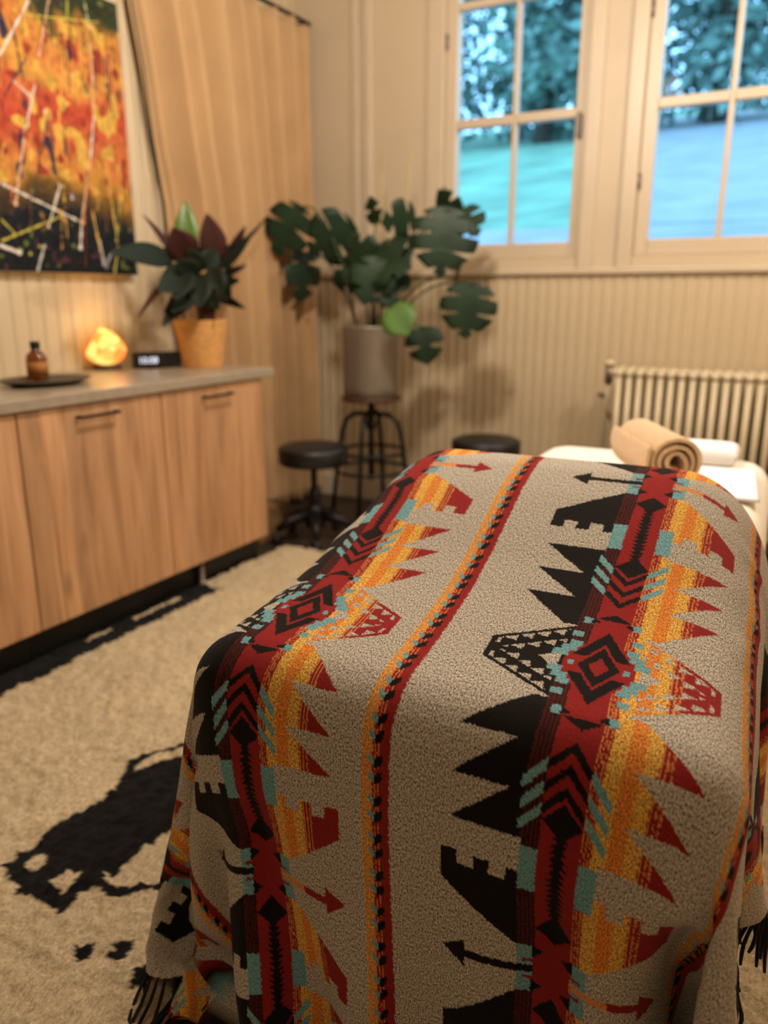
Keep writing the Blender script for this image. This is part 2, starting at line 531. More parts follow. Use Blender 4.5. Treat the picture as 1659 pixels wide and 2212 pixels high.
for k, a in enumerate(TREES):
    tree(*a, seed=40 + k)

# ------------------------------------------------------------------ rug
def in_poly(X, Y, poly):
    r = np.zeros(X.shape, bool)
    n = len(poly)
    for k in range(n):
        (x0, y0), (x1, y1) = poly[k], poly[(k + 1) % n]
        if y0 == y1: continue
        r ^= ((y0 > Y) != (y1 > Y)) & (X < (x1 - x0) * (Y - y0) / (y1 - y0) + x0)
    return r
def seg_dist(X, Y, a, b):
    ax, ay = a; bx, by = b
    t = np.clip(((X - ax) * (bx - ax) + (Y - ay) * (by - ay)) / ((bx - ax) ** 2 + (by - ay) ** 2 + 1e-12), 0, 1)
    return np.hypot(X - ax - t * (bx - ax), Y - ay - t * (by - ay))
def rug():
    x0, x1, y0, y1 = -2.185, 1.25, -.4, 2.985
    xs = np.arange(x0, x1, .0068); ys = np.arange(y0, y1, .0068)
    X, Y = np.meshgrid(xs, ys)
    jx = (vnoise(X * 60, Y * 60, 1) - .5) * .018
    jy = (vnoise(X * 60, Y * 60, 2) - .5) * .018
    A, B = X + jx, Y + jy
    fz = lambda pts: [tuple(at_z(px, py, .02)[:2]) for px, py in pts]
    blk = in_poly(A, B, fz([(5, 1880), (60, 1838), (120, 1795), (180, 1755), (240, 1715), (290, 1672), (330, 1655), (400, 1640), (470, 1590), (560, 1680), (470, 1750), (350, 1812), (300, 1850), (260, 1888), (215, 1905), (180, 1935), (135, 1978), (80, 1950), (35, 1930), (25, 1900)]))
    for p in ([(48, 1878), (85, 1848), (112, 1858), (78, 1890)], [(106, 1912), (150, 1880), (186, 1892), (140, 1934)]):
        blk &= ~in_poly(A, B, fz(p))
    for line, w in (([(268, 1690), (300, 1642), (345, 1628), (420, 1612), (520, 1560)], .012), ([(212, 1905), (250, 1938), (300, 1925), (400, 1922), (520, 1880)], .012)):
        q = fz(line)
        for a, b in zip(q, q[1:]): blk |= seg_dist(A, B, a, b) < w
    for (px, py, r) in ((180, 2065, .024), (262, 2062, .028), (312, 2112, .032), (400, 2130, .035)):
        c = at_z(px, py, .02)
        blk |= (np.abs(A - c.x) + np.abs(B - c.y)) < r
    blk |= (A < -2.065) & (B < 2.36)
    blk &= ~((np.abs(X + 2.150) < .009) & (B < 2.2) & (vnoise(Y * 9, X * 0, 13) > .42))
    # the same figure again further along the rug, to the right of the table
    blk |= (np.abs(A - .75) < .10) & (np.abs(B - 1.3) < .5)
    col = np.zeros(X.shape + (4,))
    n = vnoise(X * 9, Y * 9, 5)[..., None] * .5 + vnoise(X * 60, Y * 60, 6)[..., None] * .5
    cream = np.array(lin((212, 190, 152))[:3]); dk = np.array(lin((20, 18, 15))[:3])
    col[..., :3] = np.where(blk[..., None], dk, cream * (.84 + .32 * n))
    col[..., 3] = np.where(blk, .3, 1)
    Z = .016 + .012 * vnoise(X * 34, Y * 34, 8) + .010 * vnoise(X * 90, Y * 90, 9) + .004 * rng.random(X.shape)
    edge = np.minimum.reduce([X - x0, X.max() - X, Y - y0, Y.max() - Y])
    Z = np.where(edge < .004, .001, Z)
    me = grid_me('rug', np.stack([X, Y, Z], -1))
    add_dye(me, col, np.stack([X, Y, Z], -1))
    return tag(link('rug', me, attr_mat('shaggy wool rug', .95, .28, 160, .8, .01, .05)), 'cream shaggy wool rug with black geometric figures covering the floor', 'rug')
rug()

# ------------------------------------------------------------------ cabinets and worktop
def cabinet(y0, label):
    w = .614
    xf, xb = -2.133, -2.755
    c = empty('oak_cabinet', (-2.44, y0 + w / 2, 0), label, 'cabinet', 'oak cabinets along the left wall')
    h = w / 2
    X0, X1 = xb + 2.44, xf + 2.44
    box('body', (X0, -h + .001, .14, X1 - .021, h - .001, .866), M['oak'], c)
    d = box('door', (X1 - .019, -h + .0015, .142, X1, h - .0015, .862), M['oak'], c, .0015)
    hd = bmesh.new()
    box_bm(hd, X1 + .022, -.085, .818, X1 + .030, .085, .828, .002)
    box_bm(hd, X1, -.085, .818, X1 + .024, -.077, .828)
    box_bm(hd, X1, .077, .818, X1 + .024, .085, .828)
    link('handle', finish(hd, 'handle'), M['iron'], d)
    for yy in (-h + .06, h - .06):
        for xx in (X0 + .06, X1 - .12):
            lathe('leg', [(0, 0), (.024, 0), (.024, .008), (.014, .014), (.014, .128), (.026, .134), (.026, .14), (0, .14)], M['black'], c, (xx, yy, 0), n=12)
    box('plinth', (X1 - .085, -h, .004, X1 - .070, h, .138), M['black'], c)
    if y0 > 2:
        lathe('foot', [(0, 0), (.026, 0), (.026, .010), (.015, .016), (.015, .13), (0, .13)], M['hard'], c, (X1 - .05, -.10, .003), n=14)
    return c
cabinet(2.159, 'oak cabinet at the plant end of the row, under the rubber plant')
cabinet(1.543, 'oak cabinet in the middle, under the amber bottle and tray')
cabinet(.927, 'oak cabinet nearest the camera at the left')
tag(box('worktop', (XL + .009, .92, .8665, -2.118, 2.85, .905), M['worktop'], bev=.004), 'grey stone-look worktop lying across the oak cabinets', 'worktop')
ZT = .905

def tray():
    p = at_z(108, 832, ZT)
    pr = [(0, 0), (.10, 0), (.115, .004), (.145, .016), (.155, .022), (.150, .024), (.112, .009), (0, .007)]
    o = lathe('serving_tray', pr, M['tray'], None, (p.x - .02, p.y, ZT + .0005), n=48)
    o.scale = (.78, 1.06, 1)
    o.rotation_euler.z = -.2
    return tag(o, 'shallow dark oval tray on the worktop under the amber bottle', 'tray'), Vector((p.x - .02, p.y, ZT + .008))
tr, tp = tray()
b = at_z(84, 822, ZT + .01)
bo = empty('amber_bottle', (b.x, b.y, ZT + .0085), 'small amber glass bottle with black cap standing on the dark tray', 'bottle')
lathe('glass_body', [(0, 0), (.030, 0), (.035, .004), (.036, .012), (.036, .078), (.033, .092), (.022, .104), (.0145, .110), (.0145, .120), (0, .120)], M['amber'], bo)
lathe('label_band', [(.0364, .022), (.0366, .022), (.0366, .070), (.0364, .070)], M['paper'], bo)
lathe('cap', [(.0165, .116), (.0175, .117), (.0175, .138), (.0165, .141), (0, .141)], M['cap'], bo, n=24)

def salt_lamp():
    p = at_z(222, 796, ZT)
    e = empty('salt_lamp', (p.x + .04, p.y - .01, ZT), 'glowing orange salt crystal lamp on the worktop beside the clock', 'lamp')
    lathe('base', [(0, 0), (.056, 0), (.060, .004), (.060, .016), (.054, .020), (0, .020)], M['seatwood'], e, n=32)
    bm = bmesh.new()
    bmesh.ops.create_icosphere(bm, subdivisions=3, radius=1)
    g = random.Random(5)
    cuts = [Vector((g.gauss(0, 1), g.gauss(0, 1), g.gauss(0, .8))).normalized() for _ in range(22)]
    for v in bm.verts:
        n = v.co.normalized()
        rad = min(1.0, min((.80 + .10 * (k % 3)) / max(n.dot(c), .3) for k, c in enumerate(cuts)))
        z = n.z * rad
        f = 1.0 if z < 0 else 1.0 - .62 * z ** 1.2
        v.co = Vector((n.x * rad * .088 * f, n.y * rad * .088 * f, .083 + z * (.066 if z < 0 else .105)))
    m = bpy.data.materials.new('lit salt crystal')
    m.use_nodes = True
    N, Lk = m.node_tree.nodes, m.node_tree.links
    pb = N['Principled BSDF']
    pb.inputs['Base Color'].default_value = lin((240, 150, 80))
    pb.inputs['Roughness'].default_value = .5
    tc = N.new('ShaderNodeTexCoord')
    nz = N.new('ShaderNodeTexNoise'); nz.inputs['Scale'].default_value = 20; nz.inputs['Detail'].default_value = 2
    Lk.new(tc.outputs['Object'], nz.inputs['Vector'])
    rp = N.new('ShaderNodeValToRGB')
    rp.color_ramp.elements[0].position = .36; rp.color_ramp.elements[0].color = lin((236, 112, 36))
    rp.color_ramp.elements[1].position = .66; rp.color_ramp.elements[1].color = lin((255, 228, 120))
    Lk.new(nz.outputs['Fac'], rp.inputs['Fac'])
    Lk.new(rp.outputs['Color'], pb.inputs['Emission Color'])
    pb.inputs['Emission Strength'].default_value = 1.35
    link('crystal', finish(bm, 'crystal'), m, e)
    # the bulb behind the crystal warms the wall and the worktop
    ld = bpy.data.lights.new('salt_lamp_bulb', 'POINT')
    ld.color = (1.0, .55, .18); ld.energy = .8; ld.shadow_soft_size = .06
    lo = bpy.data.objects.new('salt_lamp_bulb', ld)
    COL.objects.link(lo); lo.parent = e; lo.location = (.05, 0, .22)
salt_lamp()

def clock():
    a = at_z(290, 797, ZT); c2 = at_z(392, 793, ZT)
    mid = (a + c2) / 2
    ang = math.atan2(c2.y - a.y, c2.x - a.x)
    e = empty('digital_clock', (mid.x, mid.y, ZT), 'black box clock with white digits beside the basket pot', 'clock', rz=ang)
    L_ = (c2 - a).length
    box('case', (-L_ / 2, 0, 0, L_ / 2, .055, .068), M['vinyl'], e, .003)
    cu = bpy.data.curves.new('digits', 'FONT')
    cu.body = '10:08'
    cu.size = .038
    cu.align_x = 'CENTER'
    tmp = bpy.data.objects.new('tmp_digits', cu)
    COL.objects.link(tmp)
    dg = bpy.context.evaluated_depsgraph_get()
    me = bpy.data.meshes.new_from_object(tmp.evaluated_get(dg))
    bpy.data.objects.remove(tmp)
    me.materials.clear()
    o = link('digits', me, emit_mat('white clock digits', (225, 235, 255), 1.3), e, (-L_ / 2 + .062, -.001, .022))
    o.rotation_euler.x = math.pi / 2
clock()

# ------------------------------------------------------------------ leaf builders
def leaf_me(name, L_, W_, bend=.25, fold=.15, tip=1.0, n=10):
    """plain pointed leaf along +Y, base at the origin, face +Z"""
    bm = bmesh.new()
    rows = []
    for i in range(n + 1):
        t = i / n
        w = W_ * (math.sin(math.pi * min(1, t ** .85)) ** .8) * (1 - .25 * t) * .56
        w = max(w, .0006)
        zc = -bend * L_ * t * t
        r = []
        for s in (-1, -.5, 0, .5, 1):
            r.append(bm.verts.new((w * s, L_ * t, zc + fold * abs(s) * w)))
        rows.append(r)
    for a, b in zip(rows, rows[1:]):
        for k in range(4):
            bm.faces.new((a[k], a[k + 1], b[k + 1], b[k]))
    return finish(bm, name, True)

def monstera_me(name, size, cuts=5, bend=.18):
    """heart-shaped leaf with deep side cuts, base at the origin, tip along -Z, face -Y"""
    def outline(side):
        pts = [(0.0, -.02)]
        def rim(a):                      # a: 0 at the shoulder, 1 at the tip
            th = math.radians(118 - 208 * a)
            r = .50 * (1 + .10 * math.cos(th * 2))
            x = r * math.cos(th) * .98
            y = r * math.sin(th) - .40
            if a > .72:
                k = (a - .72) / .28
                x *= (1 - k) ** .8
                y = y * (1 - k) + (-1.0) * k
            return max(x, 0.0), y
        pts.append((.10, .06))
        for i in range(71):
            a = i / 70
            x, y = rim(a)
            if cuts:
                ph = (a * (cuts + .6) + .50) % 1
                if .10 < a < .88 and ph < .26:
                    depth = .80 * math.sin(math.pi * ph / .26)
                    cx_ = .04
                    cy_ = y * .8 - .02
                    x = x + (cx_ - x) * depth
                    y = y + (cy_ - y) * depth * .5
            pts.append((x, y))
        return [(side * x, y) for x, y in pts]
    bm = bmesh.new()
    for side in (-1, 1):
        o = outline(side)
        # fan of strips between midrib and rim
        rib = []
        rim_ = []
        for x, y in o:
            yr = min(0, max(-1.0, y * .9 - .02))
            rib.append((0, yr)); rim_.append((x, y))
        prev = None
        for (rx, ry), (ex, ey) in zip(rib, rim_):
            row = []
            for k in range(4):
                f = k / 3
                px, py = rx + (ex - rx) * f, ry + (ey - ry) * f
                d = .10 * abs(px) ** 1.0 - bend * (py + .3) ** 2 - .20 * px * px
                row.append(bm.verts.new((px * size, -d * size, py * size)))
            if prev:
                for k in range(3):
                    try: bm.faces.new((prev[k], prev[k + 1], row[k + 1], row[k]))
                    except ValueError: pass
            prev = row
    bmesh.ops.remove_doubles(bm, verts=bm.verts, dist=size * .002)
    return finish(bm, name, True)

# ------------------------------------------------------------------ rubber plant in a basket
def rubber_plant():
    p = at_z(440, 792, ZT)
    base = Vector((p.x, p.y, ZT))
    e = empty('potted_rubber_plant', base, 'dark-leaved rubber plant in a woven straw basket pot on the worktop', 'potted plant')
    pr = [(0, 0), (.082, 0)]
    nr = 22
    H_ = .205
    for i in range(nr * 4 + 1):
        t = i / (nr * 4)
        pr.append((.084 + .034 * t + .0024 * abs(math.sin(math.pi * t * nr)), H_ * t))
    pr += [(.112, H_ - .004), (.100, .10), (0, .10)]
    lathe('basket', pr, M['basket'], e, n=72, wob=lambda a, z: .012 * math.sin(a * 36) * (1 if int(z / .0093) % 2 else -1))
    lathe('soil', [(0, .172), (.104, .168)], M['soil'], e, n=24)
    tube('stem', bez((0, 0, .16), (-.01, .0, .26), (.0, 0, .36), 6), [.014, .013, .012, .011, .010, .008, .006], M['seatwood'], e, 8)
    tube('stem', bez((.03, .01, .16), (.035, 0, .22), (.03, 0, .30), 5), .009, M['seatwood'], e, 8)
    # leaves: base pixel, tip pixel, depth (x offset of the base, of the tip), width, material, roll
    Lf = [((405, 545), (400, 432), 0, 0, .052, 'rubber_green', 0), ((465, 565), (450, 462), .02, .04, .066, 'rubber_red', .3),
          ((385, 570), (318, 458), .0, -.04, .030, 'rubber_red', 1.1), ((405, 560), (375, 495), .05, .06, .075, 'rubber_red', .2),
          ((375, 560), (248, 536), .02, .06, .055, 'rubber', .6), ((480, 560), (545, 490), -.02, -.06, .040, 'rubber_red', .8),
          ((480, 555), (602, 474), -.02, -.10, .020, 'rubber', .9), ((470, 580), (556, 512), .03, .05, .036, 'rubber', .9),
          ((470, 590), (540, 580), .02, .03, .030, 'rubber', .9), ((380, 590), (292, 668), .04, .10, .022, 'rubber_red', 1.0),
          ((415, 590), (350, 620), .06, .12, .070, 'rubber', .3), ((430, 620), (352, 690), .04, .09, .050, 'rubber', .6),
          ((420, 610), (352, 665), .02, .05, .030, 'rubber', .8), ((440, 600), (500, 650), .05, .10, .075, 'rubber', .2),
          ((450, 620), (530, 676), .03, .06, .036, 'rubber', .8), ((425, 590), (430, 660), .08, .14, .070, 'rubber', .1),
          ((440, 625), (455, 705), .06, .11, .050, 'rubber_red', .4), ((400, 585), (380, 640), .09, .14, .060, 'rubber', .3),
          ((455, 580), (475, 640), .09, .13, .060, 'rubber', .2), ((440, 570), (430, 530), .0, -.03, .055, 'rubber', .5),
          ((430, 592), (412, 540), .05, .07, .055, 'rubber', .3), ((440, 582), (472, 540), .04, .06, .06, 'rubber', .4), ((425, 602), (388, 566), .07, .10, .06, 'rubber', .2), ((445, 612), (524, 612), .03, .06, .04, 'rubber', .7),
          ((430, 622), (376, 664), .07, .12, .05, 'rubber', .4), ((440, 565), (524, 536), .0, -.02, .045, 'rubber', .6), ((432, 610), (470, 668), .09, .14, .06, 'rubber', .3), ((395, 555), (345, 540), -.02, -.06, .045, 'rubber', .7), ((480, 600), (510, 575), -.03, -.08, .05, 'rubber', .6)]
    for (b0, t0, d0, d1, w, mt, roll) in Lf:
        P0 = at_x(b0[0], b0[1], base.x + d0 * .6); P1 = at_x(t0[0], t0[1], base.x + d1)
        v = P1 - P0
        L_ = v.length
        me = leaf_me('leaf', L_, w * 1.9, .10, .22)
        o = link('leaf', me, M[mt], e)
        th = o.modifiers.new('thick', 'SOLIDIFY'); th.thickness = .0014
        yv = v.normalized()
        view = Vector((0, 0, CAMZ)) - P0
        zf = (view - yv * view.dot(yv)).normalized()
        zf = Matrix.Rotation(roll, 3, yv) @ zf
        xv = yv.cross(zf)
        Rm = Matrix((xv, yv, zf)).transposed().to_4x4()
        o.matrix_local = Matrix.Translation(P0 - base) @ Rm
rubber_plant()

# ------------------------------------------------------------------ iron stool with the monstera
def plant_stool(c):
    e = empty('plant_stool', (c.x, c.y, 0), 'black iron industrial stool with round wooden seat under the monstera pot', 'stool')
    S = .675
    lathe('seat', [(0, S), (.150, S), (.158, S + .005), (.158, S + .020), (.150, S + .025), (0, S + .025)], M['seatwood'], e, n=40)
    lathe('seat_plate', [(0, S - .010), (.06, S - .010), (.06, S), (0, S)], M['iron'], e, n=24)
    tube('screw_post', [(0, 0, .24), (0, 0, S - .005)], .017, M['iron'], e, 14)
    lathe('post_collar', [(.017, .52), (.030, .525), (.030, .565), (.017, .57)], M['iron'], e, n=20)
    for k in range(2):
        a = math.radians(12 + 90 * k)
        d = Vector((math.cos(a), math.sin(a), 0))
        pts = [d * -.235 + Vector((0, 0, .0)), d * -.20 + Vector((0, 0, .28)), d * -.165 + Vector((0, 0, .50)), d * -.145 + Vector((0, 0, .565)), d * -.10 + Vector((0, 0, .60)), Vector((0, 0, .605 + .028 * k)),
               d * .10 + Vector((0, 0, .60)), d * .145 + Vector((0, 0, .565)), d * .165 + Vector((0, 0, .50)), d * .20 + Vector((0, 0, .28)), d * .235 + Vector((0, 0, .0))]
        tube('leg_hoop', pts, .0125, M['iron'], e, 10)
    for z, r in ((.30, .197), (.40, .182)):
        tube('foot_ring', [(r * math.cos(2 * math.pi * i / 36), r * math.sin(2 * math.pi * i / 36), z) for i in range(37)], .009, M['iron'], e, 8)
    return e
PS = Vector((-2.06, 3.62, 0))
plant_stool(PS)

def monstera():
    base = Vector((PS.x, PS.y, .7005))
    e = empty('potted_monstera', base, 'split-leaf monstera in a tall grey metal pot on the iron stool', 'potted plant')
    pr = [(0, 0), (.132, 0), (.140, .006), (.146, .05), (.146, .34), (.150, .352), (.151, .360), (.146, .364), (.140, .356), (.138, .30), (0, .30)]
    lathe('pot', pr, M['steel'], e, n=56)
    lathe('soil', [(0, .335), (.138, .328)], M['soil'], e, n=28)
    # stalk end, tip, depth y, length factor, lean, turn, cuts, young
    Lv = [((648, 448), (608, 545), 3.60, 1.1, .25, -.2, 4, 0), ((762, 488), (676, 536), 3.64, 1.05, .3, .2, 4, 0), ((656, 548), (648, 655), 3.68, 1.0, .1, 1.15, 3, 0),
          ((814, 482), (806, 432), 3.70, 1.2, .2, .2, 2, 0), ((895, 466), (826, 466), 3.60, 1.0, .9, .1, 3, 0), ((966, 452), (952, 588), 3.50, 1.1, .15, .05, 6, 0),
          ((988, 466), (962, 408), 3.60, 1.1, .4, .2, 2, 0), ((985, 452), (1032, 522), 3.66, 1.0, .3, .4, 4, 0), ((806, 575), (768, 518), 3.52, 1.2, .3, -.2, 3, 0),
          ((806, 556), (892, 588), 3.50, 1.1, .3, .15, 3, 0), ((818, 560), (788, 660), 3.46, 1.0, .3, .0, 3, 0), ((774, 600), (726, 598), 3.56, 1.1, .4, .2, 2, 0),
          ((1018, 614), (1004, 728), 3.54, 1.05, .1, .05, 5, 0), ((912, 708), (924, 786), 3.66, 1.05, .1, .05, 2, 0), ((846, 664), (884, 724), 3.42, 1.05, .2, .1, 0, 1),
          ((982, 602), (1040, 592), 3.60, 1.0, 1.0, .2, 2, 0), ((836, 572), (842, 670), 3.50, 1.0, .3, .1, 3, 0), ((846, 520), (876, 560), 3.58, 1.4, .3, .1, 2, 0), ((770, 540), (812, 640), 3.56, 1.0, .3, .1, 3, 0)]
    for (p0, p1, Y, kf, lean, turn, cuts, young) in Lv:
        P = at_y(p0[0], p0[1], Y)
        Q = at_y(p1[0], p1[1], Y)
        v = Q - P
        size = v.length * kf
        me = monstera_me('leaf', size, cuts)
        o = link('leaf', me, M['leaf_young' if young else 'leaf'], e)
        th = o.modifiers.new('thick', 'SOLIDIFY'); th.thickness = .0014
        roll = math.atan2(-v.x, -v.z)
        R1 = Matrix.Rotation(roll, 4, 'Y') @ Matrix.Rotation(turn + .25, 4, 'Z') @ Matrix.Rotation(-lean, 4, 'X')
        o.matrix_local = Matrix.Translation(P - base) @ R1
        q = P - base
        root = Vector((max(-.1, min(.1, q.x * .18)), max(-.1, min(.1, q.y * .18)), .33))
        mid = Vector((q.x * .55, q.y * .55, max(q.z, .35) + (.06 if q.z > .3 else .22)))
        tube('petiole', bez(root, mid, q, 9), .0050, M['stem'], e, 6)
    for px, t in ((826, 322), (888, 322)):
        P = at_y(px, t, PS.y + .05) - base
        tube('stake', [(P.x * .6, .05, .30), (P.x, P.y, P.z)], .005, M['bamboo'], e, 6)
monstera()

# ------------------------------------------------------------------ rolling stools
def rolling_stool(loc, z, r, label, rz):
    e = empty('rolling_stool', (loc[0], loc[1], 0), label, 'stool', 'black rolling stools', rz)
    lathe('seat', [(0, z - .092), (r - .012, z - .092), (r - .002, z - .085), (r, z - .072), (r, z - .022), (r - .006, z - .010), (r - .022, z - .002), (r * .6, z + .002), (0, z + .003)], M['vinyl'], e, n=48)
    lathe('seat_piping', [(r, z - .024), (r + .003, z - .021), (r, z - .018)], M['vinyl'], e, n=48)
    lathe('column', [(0, .10), (.026, .10), (.026, z * .55), (.016, z * .56), (.016, z - .11), (.05, z - .105), (.06, z - .092), (0, z - .092)], M['iron'], e, n=24)
    lathe('hub', [(0, .07), (.05, .075), (.055, .10), (.045, .15), (.03, .20), (0, .20)], M['iron'], e, n=24)
    for k in range(5):
        a = 2 * math.pi * k / 5
        c, s = math.cos(a), math.sin(a)
        l = tube('base_leg', [(c * .03, s * .03, .14), (c * .14, s * .14, .115), (c * .205, s * .205, .075)], [.030, .026, .018], M['iron'], e, 8)
        w = lathe('caster', [(0, -.018), (.024, -.018), (.028, -.012), (.028, .012), (.024, .018), (0, .018)], M['black'], l, (c * .205, s * .205, .0285), n=18)
        w.rotation_euler = (math.pi / 2, 0, a + .6)
    return e
rolling_stool((-2.15, 3.19), .495, .176, 'black round rolling stool between the oak cabinet and the plant stool', .3)
rolling_stool((-1.43, 3.70), .512, .176, 'black round rolling stool by the back wall, right of the plant stool', .8)
tag(box('low_box', (-2.50, 2.98, .001, -2.34, 3.24, .17), M['box'], bev=.004), 'low tan box on the floor past the end of the cabinets', 'box')

# ------------------------------------------------------------------ curtain, rod, cord, painting
def curtain():
    nz_, ny = 40, 260
    ys = np.linspace(0, 1, ny); zs = np.linspace(2.615, .03, nz_)
    Yg, Zg = np.meshgrid(ys, zs)
    left = np.interp(Zg, [0, .9, 1.64, 1.9, 2.15, 2.4, 2.62], [2.93, 2.92, 2.875, 2.82, 2.79, 2.745, 2.70])
    Y = left + (4.005 - left) * Yg
    ph = Yg * 2 * math.pi * 8.5 + .9 * np.sin(Yg * 9) + .25 * np.sin(Zg * 1.7 + Yg * 5)
    amp = (.052 + .016 * np.sin(Yg * 17 + 1) + .004 * (2.6 - Zg)) * np.clip(Yg * 9 + .15, 0, 1)
    X = -2.745 + .07 * np.clip(Yg * 7, 0, 1) + amp * np.sin(ph) + .008 * np.sin(ph * 2.3 + Zg)
    X = np.maximum(X, XL + .03)
    Y = Y + .012 * np.sin(ph * 1.0 + 1.2)
    Xa = np.stack([X, Y, Zg], -1)
    me = grid_me('curtain', Xa)
    o = link('curtain', me, M['curtain'])
    sm = o.modifiers.new('thick', 'SOLIDIFY'); sm.thickness = .003
    tag(o, 'floor-length tan pleated curtain hanging on the black rod in the corner', 'curtain')
curtain()
rod = empty('curtain_rod', (-2.672, 4.04, 2.645), 'slim black curtain rod at the top of the tan curtain', 'curtain rod')
tube('rod', [(0, -1.55, 0), (0, -.01, 0)], .011, M['iron'], rod, 12)
for yy in (-1.50, -.04):
    tube('bracket', [(-.11, yy, 0), (0, yy, 0)], .008, M['iron'], rod, 8)
lathe('finial', [(0, -.008), (.016, -.006), (.018, 0), (.016, .006), (0, .008)], M['iron'], rod, (0, -1.555, 0), n=16)
cp = [at_x(px, py, -2.70) for px, py in ((268, -120), (283, 0), (310, 150), (330, 300), (352, 430), (362, 560))]
tag(tube('hanging_cord', [p for p in cp] + [Vector((-2.70, 2.93, 1.1)), Vector((-2.74, 2.95, .95))], .005, M['cord'], None, 6), 'thin dark cord hanging down beside the curtain edge', 'cord')

def painting():
    y0, y1, z0, z1 = 1.55, 2.68, 1.302, 2.375
    n = 330
    u = np.linspace(0, 1, n); v = np.linspace(0, 1, n)
    U_, V_ = np.meshgrid(u, v)                       # V up
    Y = y0 + (y1 - y0) * U_; Z = z0 + (z1 - z0) * V_
    # dark ends, yellow-orange bands, a red heart
    w1 = (vnoise(U_ * 6, V_ * 4, 21) - .5) * .13 + (vnoise(U_ * 22, V_ * 16, 22) - .5) * .07
    h = V_ + w1
    def c(r): return np.array(lin(r)[:3])
    stops = [(-.2, (34, 38, 36)), (.20, (36, 38, 40)), (.27, (120, 88, 30)), (.33, (222, 150, 40)), (.42, (214, 110, 36)), (.52, (196, 62, 30)), (.60, (206, 84, 32)), (.68, (228, 160, 44)), (.80, (220, 130, 40)), (.86, (200, 140, 40)), (.90, (60, 66, 40)), (1.2, (40, 50, 36))]
    col = np.stack([np.interp(h, [s[0] for s in stops], [c(s[1])[k] for s in stops]) for k in range(3)], -1)
    n2 = vnoise(U_ * 34, V_ * 20, 23)[..., None]; n3 = vnoise(U_ * 60, V_ * 60, 24)[..., None]
    mid = ((h > .3) & (h < .88))[..., None]
    col = np.where(mid & (n2 > .72), c((232, 178, 52)), col)
    col = np.where(mid & (n2 < .22), c((168, 60, 30)), col)
    col = np.where(mid & (vnoise(U_ * 34, V_ * 9, 27)[..., None] > .86), c((60, 50, 70)), col)
    dark = ((h < .24) | (h > .9))[..., None]
    col = np.where(dark & (vnoise(U_ * 40, V_ * 40, 28)[..., None] > .83), c((110, 120, 50)), col)
    col = np.where(dark & (vnoise(U_ * 46, V_ * 46, 29)[..., None] > .88), c((90, 50, 60)), col)
    col = col * (.55 + .42 * n3)
    def P(px, py):
        q = at_x(px, py, XL + .05); return (q.y, q.z)
    g = random.Random(3)
    def stroke(a, b, w, rgb, blob=0):
        nonlocal col
        d = seg_dist(Y, Z, a, b) + (vnoise(Y * 60, Z * 60, 31) - .5) * .004
        col = np.where((d < w)[..., None], c(rgb), col)
        if blob:
            col = np.where((np.hypot(Y - b[0], Z - b[1]) < blob)[..., None], c(rgb), col)
    Wt, Pk, Ye, Dk = (222, 208, 190), (226, 170, 130), (190, 176, 50), (50, 44, 60)
    px_strokes = [((62, 0), (0, 118), .010, Wt, 0), ((105, 0), (85, 118), .008, Pk, .012), ((183, 8), (194, 66), .008, (170, 170, 130), 0), ((195, 92), (202, 240), .008, Pk, 0),
                  ((202, 250), (196, 340), .010, Wt, 0), ((196, 340), (176, 480), .009, Pk, .016), ((176, 490), (174, 535), .012, Wt, .016), ((75, 185), (55, 280), .009, Wt, 0), ((30, 175), (66, 208), .008, (210, 200, 190), 0),
                  ((52, 300), (34, 440), .009, Pk, .016), ((55, 305), (130, 400), .006, (224, 150, 90), 0), ((0, 395), (165, 475), .010, Wt, .010), ((130, 400), (105, 490), .009, Wt, .010),
                  ((0, 530), (42, 545), .014, Wt, .018), ((96, 530), (80, 592), .009, (200, 196, 180), 0), ((45, 30), (210, 48), .006, Ye, 0), ((145, 0), (145, 34), .007, Ye, 0), ((0, 470), (35, 508), .008, Ye, 0), ((5, 520), (130, 468), .008, Ye, 0),
                  ((140, 75), (122, 340), .008, (226, 160, 50), 0), ((220, 95), (235, 300), .008, (226, 176, 50), 0), ((262, 400), (252, 520), .006, Ye, .010), ((255, 530), (248, 590), .006, Ye, 0), ((148, 90), (150, 200), .004, Dk, 0),
                  ((105, 245), (92, 325), .008, (70, 40, 70), 0), ((60, 120), (10, 205), .006, Dk, 0), ((85, 340), (72, 430), .005, Dk, 0), ((152, 330), (152, 410), .005, (110, 60, 40), 0), ((215, 520), (225, 570), .016, (170, 165, 165), .016), ((240, 545), (230, 580), .010, (160, 155, 160), 0), ((28, 18), (30, 20), .008, Ye, .010), ((85, 530), (86, 532), .008, Ye, .010), ((65, 545), (66, 548), .008, Ye, .010), ((98, 240), (98, 241), .006, Wt, .010), ((155, 420), (156, 428), .006, (190, 190, 200), .012)]
    for a, b, w, rgb, bl in px_strokes:
        stroke(P(*a), P(*b), w * .42, rgb, bl * .6)
    for k in range(14):                               # the part left of the frame goes on in the same manner
        ya = g.uniform(y0 + .02, 1.98); za = g.uniform(z0 + .1, z1 - .05)
        stroke((ya, za), (ya + g.uniform(-.06, .06), za - g.uniform(.1, .35)), .006, g.choice((Wt, Pk, Ye, (226, 160, 50))), .01)
    for k in range(110):                              # fine drips and scratches
        ya = g.uniform(y0 + .02, y1 - .02); za = g.uniform(z0 + .22, z1 - .12)
        stroke((ya, za), (ya + g.uniform(-.03, .03), za - g.uniform(.03, .22)), g.uniform(.0016, .004), g.choice((Dk, (96, 44, 26), (120, 70, 30), (226, 176, 60), (60, 50, 40), (200, 90, 40), (210, 150, 60))))
    lum = col.mean(-1, keepdims=True)
    col = (col * .88 + lum * .12) * .94
